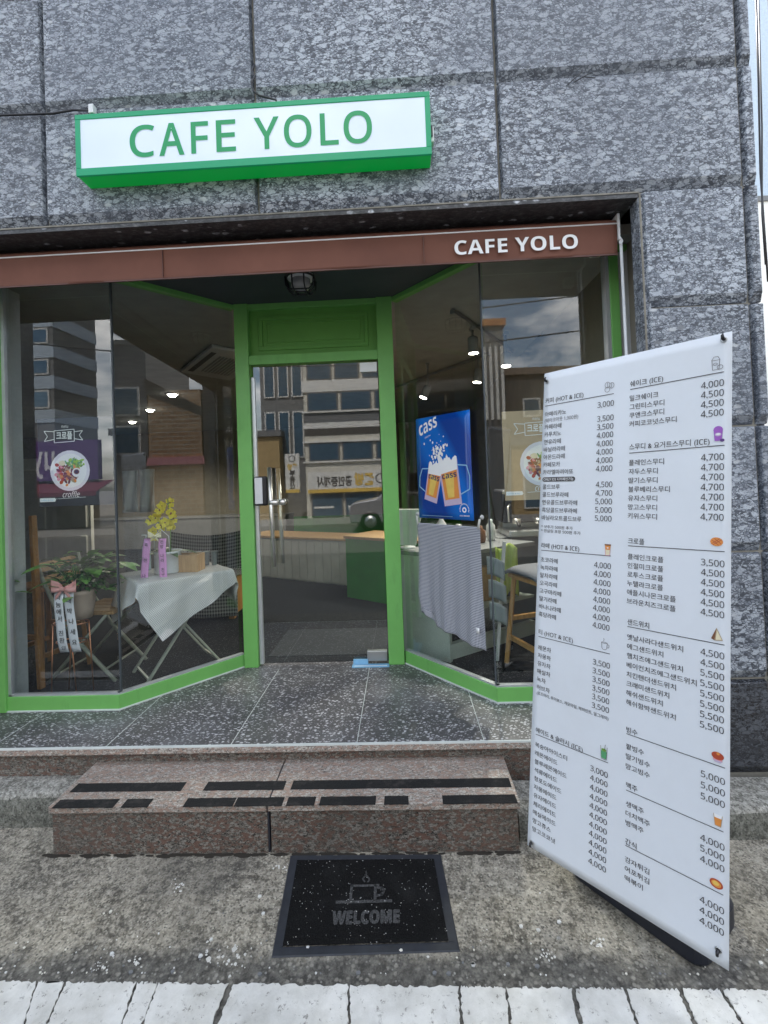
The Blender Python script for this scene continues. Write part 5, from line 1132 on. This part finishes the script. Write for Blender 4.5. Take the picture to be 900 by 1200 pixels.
a = NT('poster_blue'); v = a.pos(scale=(1, 1, .7), rot=(0, .5, .3)); wv = a.n('TexWave'); wv.inputs['Scale'].default_value = .9; wv.inputs['Distortion'].default_value = 6; wv.inputs['Detail'].default_value = 2; a.l(v, wv.inputs['Vector'])
a.base(a.mix(a.ramp(wv.outputs['Fac'], [(.2, 0.), (.8, 1.)]), (.003, .045, .28), (.006, .14, .55))); a.rough(.25)
mb = MB(); mb.grid(lambda u, v: PM(.010)(u * Wp, v * Hp), 10, 14, 'poster_blue'); mb.build('sheet', cs_, solid=.0015)
mb = MB(); F1 = PM(.0125)
def rotmap(x0, y0, a_, f=F1): ca, sa = math.cos(R(a_)), math.sin(R(a_)); return lambda x, y: f(x0 + x * ca - y * sa, y0 + x * sa + y * ca)
mb.text('cass', rotmap(.035, .520, 17), 'white_print', size=.115, width=.165, bold=.03, italic=.2)
mb.text('FRESH', rotmap(.085, .500, 17), 'white_print', size=.014, width=.05)
tag(mb.build('lettering', cs_), 'white slanted cass lettering')
def mug(x, y, ang, h, w_, lab):
    mb = MB(); f = lambda off: rotmap(x, y, ang, PM(off))
    def poly(pts, mat, off): g = f(off); mb.add([g(*p) for p in pts], [tuple(range(len(pts)))], mat)
    poly([(-w_ * .56, -.004), (w_ * .56, -.004), (w_ * .62, h), (-w_ * .62, h)], 'ink_lilac', .0120)
    poly([(-w_ * .46, h * .12), (w_ * .46, h * .12), (w_ * .52, h * .88), (-w_ * .52, h * .88)], 'ink_orange', .0124)
    poly([(-w_ * .25, h * .16), (w_ * .15, h * .16), (w_ * .3, h * .66), (-w_ * .3, h * .72)], 'ink_yellow', .0127)
    poly([(-w_ * .56, h * .72)] + [(w_ * (-.62 + 1.24 * i / 14), h * (1.02 + .05 * math.sin(i * 1.1) + .03 * math.sin(i * 2.9) + (.10 if x < Wp / 2 else .10) * (i / 14 if x < Wp / 2 else 1 - i / 14))) for i in range(15)] + [(w_ * .56, h * .76)], 'white_print', .0130)
    g = f(.0134); mb.text('cass', lambda a_, b_: g(a_, b_), 'ink_navy', size=.05, width=w_ * .95, x=0, y=h * .60, align='C', bold=.04)
    sgn = -1 if x < Wp / 2 else 1; g = f(.0124); pts = [(sgn * w_ * .58, h * .86), (sgn * w_ * 1.15, h * .80), (sgn * w_ * 1.25, h * .55), (sgn * w_ * 1.15, h * .28), (sgn * w_ * .58, h * .2)]
    for p, q in zip(pts[:-1], pts[1:]):
        p, q = np.array(p), np.array(q); d = (q - p) / np.linalg.norm(q - p); n_ = np.array([-d[1], d[0]]) * .0035; mb.add([g(*(p + n_)), g(*(p - n_)), g(*(q - n_)), g(*(q + n_))], [(0, 1, 2, 3)], 'ink_sky')
    mb.build('printed_mug', cs_)
mug(.112, .110, -15, .225, .098, ''); mug(.300, .090, 7, .265, .125, '')
mb = MB(); rr = random.Random(9)
for k in range(90):
    a_ = rr.gauss(1.57, .8); r_ = abs(rr.gauss(.03, .035)); c = (.200 + r_ * math.cos(a_) * 1.5, .372 + r_ * math.sin(a_) * 1.5); s_ = rr.uniform(.002, .011) * (1 - r_ * 4 if r_ < .2 else .2); s_ = max(s_, .002)
    g = PM(.0136 + .00002 * k); mb.add([g(c[0] + s_ * rr.uniform(.6, 1.3) * math.cos(t_), c[1] + s_ * 1.3 * math.sin(t_)) for t_ in [6.28 * i / 7 for i in range(7)]], [tuple(range(7))], 'white_print')
tag(mb.build('printed_splash', cs_), kind='stuff')
mb = MB(); g = F1
for i in range(16):
    a_ = R(200 - 220 * i / 15); mb.add([g(.385 + r_ * math.cos(a_ + o_), .062 + r_ * math.sin(a_ + o_)) for r_, o_ in ((.030, -.06), (.030, .06), (.037, .06), (.037, -.06))], [(0, 1, 2, 3)], 'white_print')
mb.add([g(.385 + .016 * math.cos(6.28 * i / 16), .060 + .016 * math.sin(6.28 * i / 16)) for i in range(16)], [tuple(range(16))], 'white_print')
g2 = PM(.0129); mb.add([g2(.385 + .009 * math.cos(6.28 * i / 6), .060 + .009 * math.sin(6.28 * i / 6)) for i in range(6)], [tuple(range(6))], 'poster_blue')
mb.text('COLD BREWED', g, 'white_print', size=.010, width=.075, x=.347, y=.022, bold=.03)
mb.add([g(.03, .016), g(.29, .016), g(.29, .018), g(.03, .018)], [(0, 1, 2, 3)], 'ink_sky'); mb.build('printed_badge', cs_)
# checked towel hung by two clear hooks
tw = empty('checked_towel', tuple(on_right(.42, 1.0)), 'navy and white checked towel hanging on the right window under the beer poster', 'towel')
s0 = (np.array([.115, 2.989, 0]) - base) @ uR - .012; s1 = (np.array([.445, 2.612, 0]) - base) @ uR
mb = MB()
def towel(u, v):
    zt = 1.262; bot = .63 - .05 * max(0, u - .25) / .75 * 1.2
    edge = .045 * max(0, v - .72) / .28 if u < .5 else 0
    s_ = s0 + (s1 - s0) * u + (1 - 2 * u) * .0 + edge * (1 - 2 * u) + .008 * math.sin(v * 5) * (1 - u)
    if v > .9 and u < .25: bot += (.25 - u) * .25
    z = zt + (bot - zt) * v
    return on_right(s_, z, .020 + .010 * math.sin(u * 15 + v * 2) * v + .006 * math.sin(u * 31) * v)
mb.grid(towel, 60, 50, 'gingham_navy'); mb.build('cloth', tw, solid=.002)
mb = MB(); mb.grid(lambda u, v: on_right(s1 - .040 + .022 * u, .70 - .03 * v, .040), 1, 1, 'white_print'); mb.build('care_label', tw, solid=.001)
for s_, z in ((s0 + .012, 1.262), (s1 - .010, 1.262)):
    sg_ = -1 if s_ < s0 + .1 else 1
    mb = MB(); mb.tube([on_right(s_, z - .01, .024), on_right(s_ + sg_ * .012, z + .045, .022)], .0065, 'panel_white', 6); mb.lathe([(.014, 0), (.014, .003), (.005, .012)], on_right(s_ + sg_ * .016, z + .055, .006), 'clear_lamp_glass', 14, axis=nR); mb.build('tie', tw)
# croffle posters on the front panes, inside the glass
def croffle(name, x0, x1, z0, z1, bgm, lab, ringtxt=True, cxp=None, plate_r=.118):
    Yp = YG + .035; e = empty(name, ((x0 + x1) / 2, Yp, z0), lab, 'poster')
    M_ = lambda off: (lambda x, y: (x0 + x, Yp - off, z0 + y)); W_, H_ = x1 - x0, z1 - z0
    mb = MB(); mb.box(x0, x1, Yp, Yp + .002, z0, z1, bgm); mb.build('sheet', e)
    mb = MB(); g = M_(.0006); cx_ = cxp if cxp is not None else W_ * .46; cy_ = H_ * .40
    g3 = M_(.0012)
    def ln(pts, wd=.0018, mat='white_print', off=.0012):
        q_ = M_(off)
        for p, q in zip(pts[:-1], pts[1:]):
            p, q = np.array(p), np.array(q); d = (q - p) / (np.linalg.norm(q - p) + 1e-9); n_ = np.array([-d[1], d[0]]) * wd; mb.add([q_(*(p + n_)), q_(*(p - n_)), q_(*(q - n_)), q_(*(q + n_))], [(0, 1, 2, 3)], mat)
    bx, by = cx_ - .02, H_ * .80
    ln([(bx - .07, by - .04), (bx - .07, by + .03), (bx + .05, by + .035), (bx + .05, by - .035), (bx - .07, by - .04)]); ln([(bx - .07, by - .02), (bx - .13, by - .03), (bx - .11, by - .002), (bx - .13, by + .03), (bx - .07, by + .025)]); ln([(bx + .05, by - .02), (bx + .10, by - .03), (bx + .08, by), (bx + .10, by + .025), (bx + .05, by + .02)])
    mb.text('크로플', g3, 'white_print', size=.05, width=.095, x=bx - .01, y=by - .018, align='C', bold=.02)
    mb.text('menu', g3, 'white_print', size=.025, width=.04, x=bx - .005, y=by + .045, align='C')
    mb.text('croffle', lambda x, y: g3(x + .25 * (y - .05), y), 'white_print', size=.045, width=.10, x=cx_, y=H_ * .10, align='C', bold=-.006); ln([(cx_ - .09, H_ * .085), (cx_ + .09, H_ * .095)], .001)
    mb.build('chalk_lettering', e)
    mb = MB(); mb.add([M_(.0010)(.006 + p[0], .028 + p[1]) for p in ((0, 0), (.09, 0), (.096, .011), (.09, .022), (0, .022))], [(0, 1, 2, 3, 4)], 'ink_cream' if False else 'white_print'); mb.text('coffee & tea', M_(.0014), 'ink_sky', size=.012, width=.07, x=.014, y=.034, bold=.01); mb.build('printed_tab', e)
    mb = MB(); q_ = M_(.0016)
    def el(x, y, ra, rb, mat, off, rot=0): g_ = M_(off); ca, sa = math.cos(rot), math.sin(rot); mb.add([g_(cx_ + x + ra * math.cos(t_) * ca - rb * math.sin(t_) * sa, cy_ + y + ra * math.cos(t_) * sa + rb * math.sin(t_) * ca) for t_ in [6.2832 * i / 26 for i in range(26)]], [tuple(range(26))], mat)
    el(0, 0, plate_r, plate_r, 'ribbon_white', .0016); el(0, 0, plate_r * .84, plate_r * .84, 'white_print', .0018)
    rr = random.Random(12)
    for i in range(60): el(rr.gauss(.025, .024), rr.gauss(.038, .017), rr.uniform(.006, .018), rr.uniform(.004, .008), rr.choice(['ink_lime', 'ink_leaf', 'ink_green']), .0020 + i * .00001, rr.uniform(0, 3))
    for i in range(26): el(rr.gauss(-.055, .014), rr.gauss(-.008, .028), .013, .010, rr.choice(['ink_red', 'ink_red', 'ink_pink']), .0024 + i * .00001, rr.uniform(0, 3))
    for i in range(60): el(rr.gauss(-.005, .024), rr.gauss(-.02, .022), rr.uniform(.008, .020), .007, rr.choice(['ink_brown', 'ink_tan', 'ink_maroon', 'ink_orange']), .0027 + i * .00001, rr.uniform(0, 3))
    for i in range(9): el(rr.gauss(-.005, .02), rr.gauss(-.01, .02), .010, .0025, 'ink_cream', .0030 + i * .00001, rr.uniform(0, 3))
    el(-.045, .045, .020, .015, 'ink_cream', .0032); el(.040, -.012, .027, .026, 'white_print', .0033); el(.040, -.008, .017, .015, 'ink_brown', .0035); el(.040, -.008, .012, .010, 'ink_charcoal', .0036)
    mb.build('printed_plate', e)
    return e
croffle('croffle_poster', -2.109, -1.655, 1.462, 1.975, 'ink_charcoal', 'dark croffle menu poster with a white plate inside the left window', cxp=.190)
croffle('croffle_poster', .578, 1.02, 1.405, 1.905, 'ink_tan', 'tan croffle menu poster half hidden behind the menu board', cxp=.215, plate_r=.125)

# ------------------------------------------------------------------ across the street (seen mirrored in the glass)
def facade(name, x0, x1, y0, y1, h, mat, lab, bands=(), wins=(), roof='facade_grey', cat='building', fm='trim_light'):
    e = empty(name, ((x0 + x1) / 2, (y0 + y1) / 2, 0), lab, cat)
    MB().box(x0, x1, y0, y1, -.02, h, mat).build('wall', e)
    MB().box(x0 - .1, x1 + .1, y0 - .1, y1 + .1, h, h + .25, roof).build('roof', e)
    for z0, z1, bmat, pr in bands: MB().box(x0 - pr, x1 + pr, y0, y1 + pr, z0, z1, bmat).build('band', e)
    for wx0, wx1, z0, z1 in wins:
        f_ = MB().box(wx0, wx1, y1 - .02, y1 + .05, z0, z1, fm).build('window', e); MB().box(wx0 + .06, wx1 - .06, y1 + .04, y1 + .056, z0 + .06, z1 - .06, 'far_glass').build('glass', f_)
    return e
def winrow(x0, x1, n, z0, z1, gap=.12): 
    w_ = (x1 - x0) / n; return [(x0 + i * w_ + gap / 2, x0 + (i + 1) * w_ - gap / 2, z0, z1) for i in range(n)]
YF = -12.0
b1 = facade('office_building', -3.8, 3.1, -20, YF, 13, 'facade_beige', 'pale office building with striped window bands mirrored in the door', fm='facade_grey',
    bands=[(3.67, 3.90, 'facade_white', .03), (2.30, 2.36, 'facade_white', .08), (3.10, 3.17, 'facade_white', .08), (4.30, 4.36, 'facade_white', .08), (5.14, 5.6, 'facade_white', .05), (6.6, 7.3, 'facade_white', .05), (8.4, 9.1, 'facade_white', .05), (10.2, 10.9, 'facade_white', .05)],
    wins=winrow(-3.7, 3.0, 5, 2.36, 3.10) + winrow(-3.7, 3.0, 5, 4.36, 5.13) + winrow(-3.7, 3.0, 6, 5.6, 6.6) + winrow(-3.7, 3.0, 6, 7.3, 8.4) + winrow(-3.7, 3.0, 6, 9.1, 10.2))
MB().box(-3.79, 3.09, YF, YF + .02, 3.90, 4.30, 'facade_grey').build('spandrel', b1); MB().box(-3.79, 3.09, YF, YF + .02, 3.40, 3.66, 'facade_dark').build('spandrel', b1)
for i in range(5):
    f_ = MB().box(-3.6 + i * 1.35, -2.35 + i * 1.35, YF + .005, YF + .06, .14, 1.06, 'facade_grey').build('shop_window', b1); MB().box(-3.55 + i * 1.35, -2.40 + i * 1.35, YF + .055, YF + .066, .19, 1.0, 'far_glass').build('glass', f_)
    MB().box(-3.5 + i * 1.35, -2.7 + i * 1.35, YF + .07, YF + .076, .48, .56, 'facade_white').build('white_sticker', b1)
# estate agent signboards
sb = empty('estate_sign', (-2.2, YF + .15, 1.1), 'long white Korean estate agent signboard over the shopfront across the street', 'sign')
MB().box(-3.70, -.60, YF + .07, YF + .18, 1.10, 1.93, 'facade_white').build('panel', sb); MB().box(-3.70, -.60, YF + .181, YF + .19, 1.10, 1.24, 'ink_yellow').build('yellow_stripe', sb)
mb = MB(); mm = lambda x, y: (-.60 - x, YF + .186, 1.24 + y)
hx = [(.22 + .19 * math.cos(R(60 * i + 30)), .36 + .19 * math.sin(R(60 * i + 30))) for i in range(7)]
for p, q in zip(hx[:-1], hx[1:]):
    p, q = np.array(p), np.array(q); d = (q - p) / np.linalg.norm(q - p); n_ = np.array([-d[1], d[0]]) * .018; mb.add([mm(*(p + n_)), mm(*(p - n_)), mm(*(q - n_)), mm(*(q + n_))], [(0, 1, 2, 3)], 'ink')
mb.text('꿀방', mm, 'ink_yellow', size=.5, width=.78, x=.48, y=.16, bold=.05); mb.text('공인중개사', mm, 'ink', size=.42, width=1.40, x=1.34, y=.14, bold=.03); mb.build('lettering', sb)
vs_ = empty('estate_sign', (-4.3, YF + .5, 1.2), 'upright white Korean estate agent sign projecting from the building corner', 'sign')
MB().box(-4.58, -4.02, YF + .05, YF + .2, 1.15, 2.70, 'facade_white').build('panel', vs_); MB().box(-4.58, -4.02, YF + .201, YF + .21, 1.15, 1.28, 'ink_yellow').build('yellow_stripe', vs_)
mb = MB(); 
for i, (ch, mt) in enumerate((('꿀방', 'ink_yellow'), ('부', 'ink'), ('동', 'ink'), ('산', 'ink'))): mb.text(ch, lambda x, y: (-4.30 - x, YF + .206, y), mt, size=.26, width=.40 if i == 0 else .22, align='C', y=2.08 - i * .25, bold=.04)
hx = [(.13 * math.cos(R(60 * i + 30)), 2.50 + .13 * math.sin(R(60 * i + 30))) for i in range(7)]
for p, q in zip(hx[:-1], hx[1:]):
    p, q = np.array(p), np.array(q); d = (q - p) / np.linalg.norm(q - p); n_ = np.array([-d[1], d[0]]) * .012; mb.add([(-4.30 - r_[0], YF + .206, r_[1]) for r_ in (p + n_, p - n_, q - n_, q + n_)], [(0, 1, 2, 3)], 'ink')
mb.build('lettering', vs_)
facade('side_block', -5.9, -3.95, -19, -13.2, 12, 'facade_grey', 'grey narrow block beside the striped office building', wins=winrow(-5.8, -4.0, 3, 2.6, 4.6) + winrow(-5.8, -4.0, 3, 5.2, 7.0))
facade('ochre_house', -8.2, -5.0, -18, -12.6, 3.5, 'facade_ochre', 'low ochre rendered house left of the office block')
facade('pitched_house', -10.95, -8.4, -17, -12, 3.6, 'facade_white', 'small white house with dark roof beyond the purple shop', wins=winrow(-10.9, -8.5, 2, 1.0, 3.0), roof='facade_dark')
b2 = facade('apartment_building', -19.5, -13.2, -14.5, YF, 14, 'facade_grey', 'tall grey apartment block with blue window bands above the purple shop',
    bands=[(z, z + .5, 'facade_blue', .04) for z in (4.2, 5.5, 6.7, 7.9, 9.1, 10.3, 11.5)], wins=winrow(-19.4, -13.3, 5, 4.75, 5.45) + winrow(-19.4, -13.3, 5, 6.05, 6.65) + winrow(-19.4, -13.3, 5, 7.25, 7.85))
ps2 = empty('purple_shop_sign', (-13, YF + .2, 2.2), 'purple shop signboard with pale letters below the apartment block', 'sign')
MB().box(-14.3, -11.35, YF + .05, YF + .3, 1.95, 3.45, 'ink_dark_purple').build('panel', ps2)
mb = MB(); mb.text('uy', lambda x, y: (-13.0 - x, YF + .31, 2.35 + y), 'ribbon_white', size=1.3, width=.9, bold=.06); mb.build('lettering', ps2)
MB().disc((-14.15, YF + .31, 2.75), (1, 0, 0), (0, 0, 1), .25, 'ink_lime').build('green_dot', ps2)
sa = empty('shop_awning', (-12.5, YF + .6, 1.5), 'maroon shop awning under the purple signboard', 'awning')
MB().add([(-14.4, YF + .06, 1.9), (-10.9, YF + .06, 1.9), (-10.9, YF + 1.1, 1.5), (-14.4, YF + 1.1, 1.5), (-14.4, YF + 1.1, 1.35), (-10.9, YF + 1.1, 1.35)], [(0, 1, 2, 3), (3, 2, 5, 4)], 'ink_maroon').build('canopy', sa, solid=.02)
b3 = facade('tower_building', 3.35, 4.15, -19, YF, 7.1, 'facade_grey', 'slim tower with pale vertical fins and orange cap across the street', roof='roof_orange')
for i in range(4): MB().box(3.37 + i * .21, 3.47 + i * .21, YF, YF + .12, 3.6, 6.3, 'facade_white').build('fin', b3)
MB().box(3.36, 4.14, YF + .001, YF + .05, 2.7, 3.3, 'brick_far').build('brick_band', b3)
facade('dark_house', 4.25, 9.5, -19, -12.3, 5.3, 'facade_dark', 'dark low house with small windows beside the slim tower', wins=winrow(4.6, 9.2, 4, 3.7, 4.4, .5), roof='facade_brown')
facade('timber_shop', 4.2, 9.5, -12.29, -11.6, 2.6, 'facade_ochre', 'timber fronted shop below the dark house', wins=winrow(4.4, 9.3, 3, .3, 1.8, .3))
# street end to the right, seen in the angled left pane
b4 = empty('brick_building', (21, -5.5, 0), 'brick gabled building closing the street end, mirrored in the angled window', 'building')
MB().box(20, 24, -7.0, -4.3, -.02, 6.6, 'brick_far').build('wall', b4); MB().box(19.9, 24, -7.1, -4.2, 2.7, 3.1, 'ink_pink').build('pink_band', b4)
MB().add([(19.95, -7.1, 7.2), (19.95, -4.2, 5.6), (24, -4.2, 5.6), (24, -7.1, 7.2), (20, -7.1, 6.4), (20, -4.2, 5.2)], [(0, 1, 2, 3), (4, 5, 1, 0)], 'facade_dark').build('roof', b4, solid=.05)
b5 = facade('grey_block', 20, 26, -14, -7.05, 9, 'facade_grey', 'plain grey block beside the brick gabled building')
for z0 in (3.3, 5.3):
    for y0 in (-9.2, -11.4): f_ = MB().box(19.93, 20.02, y0, y0 + 1.8, z0, z0 + 1.5, 'trim_light').build('window', b5); MB().box(19.90, 19.935, y0 + .1, y0 + 1.7, z0 + .1, z0 + 1.4, 'far_glass').build('glass', f_)
facade('corner_block', 20, 26, -4.2, 6, 8, 'facade_dark', 'dark block at the street end next to the brick building')
# beyond the corner, to the right of the pier
nb_ = facade('neighbour_building', 6.78, 14, 8, 8.25, 12, 'facade_brown', 'brown neighbouring building edge beyond the cafe corner')
facade('white_backdrop', 14.0, 40, 24, 34, 15.0, 'facade_white', 'white block added in place of bright street beyond the cafe corner')  # added backdrop for the white of the bright street
facade('blue_backdrop', 22.0, 60, 40, 50, 46.0, 'facade_blue', 'tall pale blue block added to cover overbright sky beyond the cafe corner')  # added backdrop giving the sky strip its pale blue
cable([tuple(ony(885, -30, 6)), tuple(ony(889, 100, 6)), tuple(ony(891, 200, 6)), tuple(ony(895, 260, 6)), tuple(ony(900, 330, 6))], .012, 'slack overhead cable hanging beyond the cafe corner, left strand')
cable([tuple(ony(888, -30, 5.6)), tuple(ony(893, 150, 5.6)), tuple(ony(893, 250, 5.6)), tuple(ony(897, 310, 5.6))], .009, 'thinner overhead cable hanging beyond the cafe corner, right strand')

# silver car parked by the far kerb and wires over the street (mirrored in the door)
car = empty('parked_car', (.6, -8.2, 0), 'silver hatchback parked along the far kerb, mirrored in the door', 'car')
prof = [(-1.55, .28), (-1.60, .60), (-1.50, .86), (-.75, .98), (-.25, 1.40), (.9, 1.46), (1.9, 1.40), (2.35, 1.00), (2.45, .62), (2.40, .28)]
def cp(yw, k, off=0): return [(x + .25 * 0, -8.2 + yw * k, z) for x, z in prof]
mb = MB(); n_ = len(prof)
lay = [(-.86, .0), (-.80, 0), (.80, 0), (.86, 0)]
vs = []
for yy, _ in lay:
    for x, z in prof:
        tuck = .16 * max(0, z - .9) if abs(yy) > .85 or True else 0
        vs.append((x, -8.2 + (yy - math.copysign(tuck, yy)), z))
fs = [(i * n_ + k, i * n_ + (k + 1) % n_, (i + 1) * n_ + (k + 1) % n_, (i + 1) * n_ + k) for i in range(3) for k in range(n_)] + [tuple(range(n_))[::-1], tuple(range(3 * n_, 4 * n_))]
mb.add(vs, fs, 'car_paint'); mb.build('body', car, bevel=.04, seg=3)
for a0, a1 in (((-.60, .20)), ((.27, 1.05)), ((1.12, 1.75))):
    zl = lambda x: 1.34 if x > -.1 else 1.05 + .0; mb = MB()
    yb, yt = -8.2 + .872, -8.2 + .80
    t0 = max(a0, -.18); mb.add([(a0, yb, 1.0), (a1, yb, 1.0), (a1, yt, 1.36), (t0, yt, 1.36)], [(0, 1, 2, 3)], 'far_glass'); mb.build('window', car, solid=.01)
for x in (-.95, 1.65):
    wh = MB().lathe([(.20, -.09), (.30, -.10), (.31, -.06), (.31, .06), (.30, .10), (.20, .09)], (x, -7.42, .31), 'black_plastic', 24, axis=(0, 1, 0)).build('wheel', car)
    MB().lathe([(.19, .085), (.19, .105), (.05, .12)], (x, -7.42, .31), 'brushed_steel', 16, axis=(0, 1, 0)).build('rim', wh)
for sx in (-1.58,): MB().box(-1.60, -1.50, -7.62, -7.42, .66, .78, 'trim_light').build('headlight', car, bevel=.02)
for k, (z, y) in enumerate(((5.6, -6.5), (4.9, -7.2), (6.1, -7.0))):
    cable([(-16, y, z + 1.6), (-6, y, z + .2), (0, y, z), (6, y, z + .5), (14, y, z + 1.9)], .018, ('lowest', 'middle', 'highest')[[1, 0, 2][k]] + ' overhead wire slung along the street, mirrored in the glass')
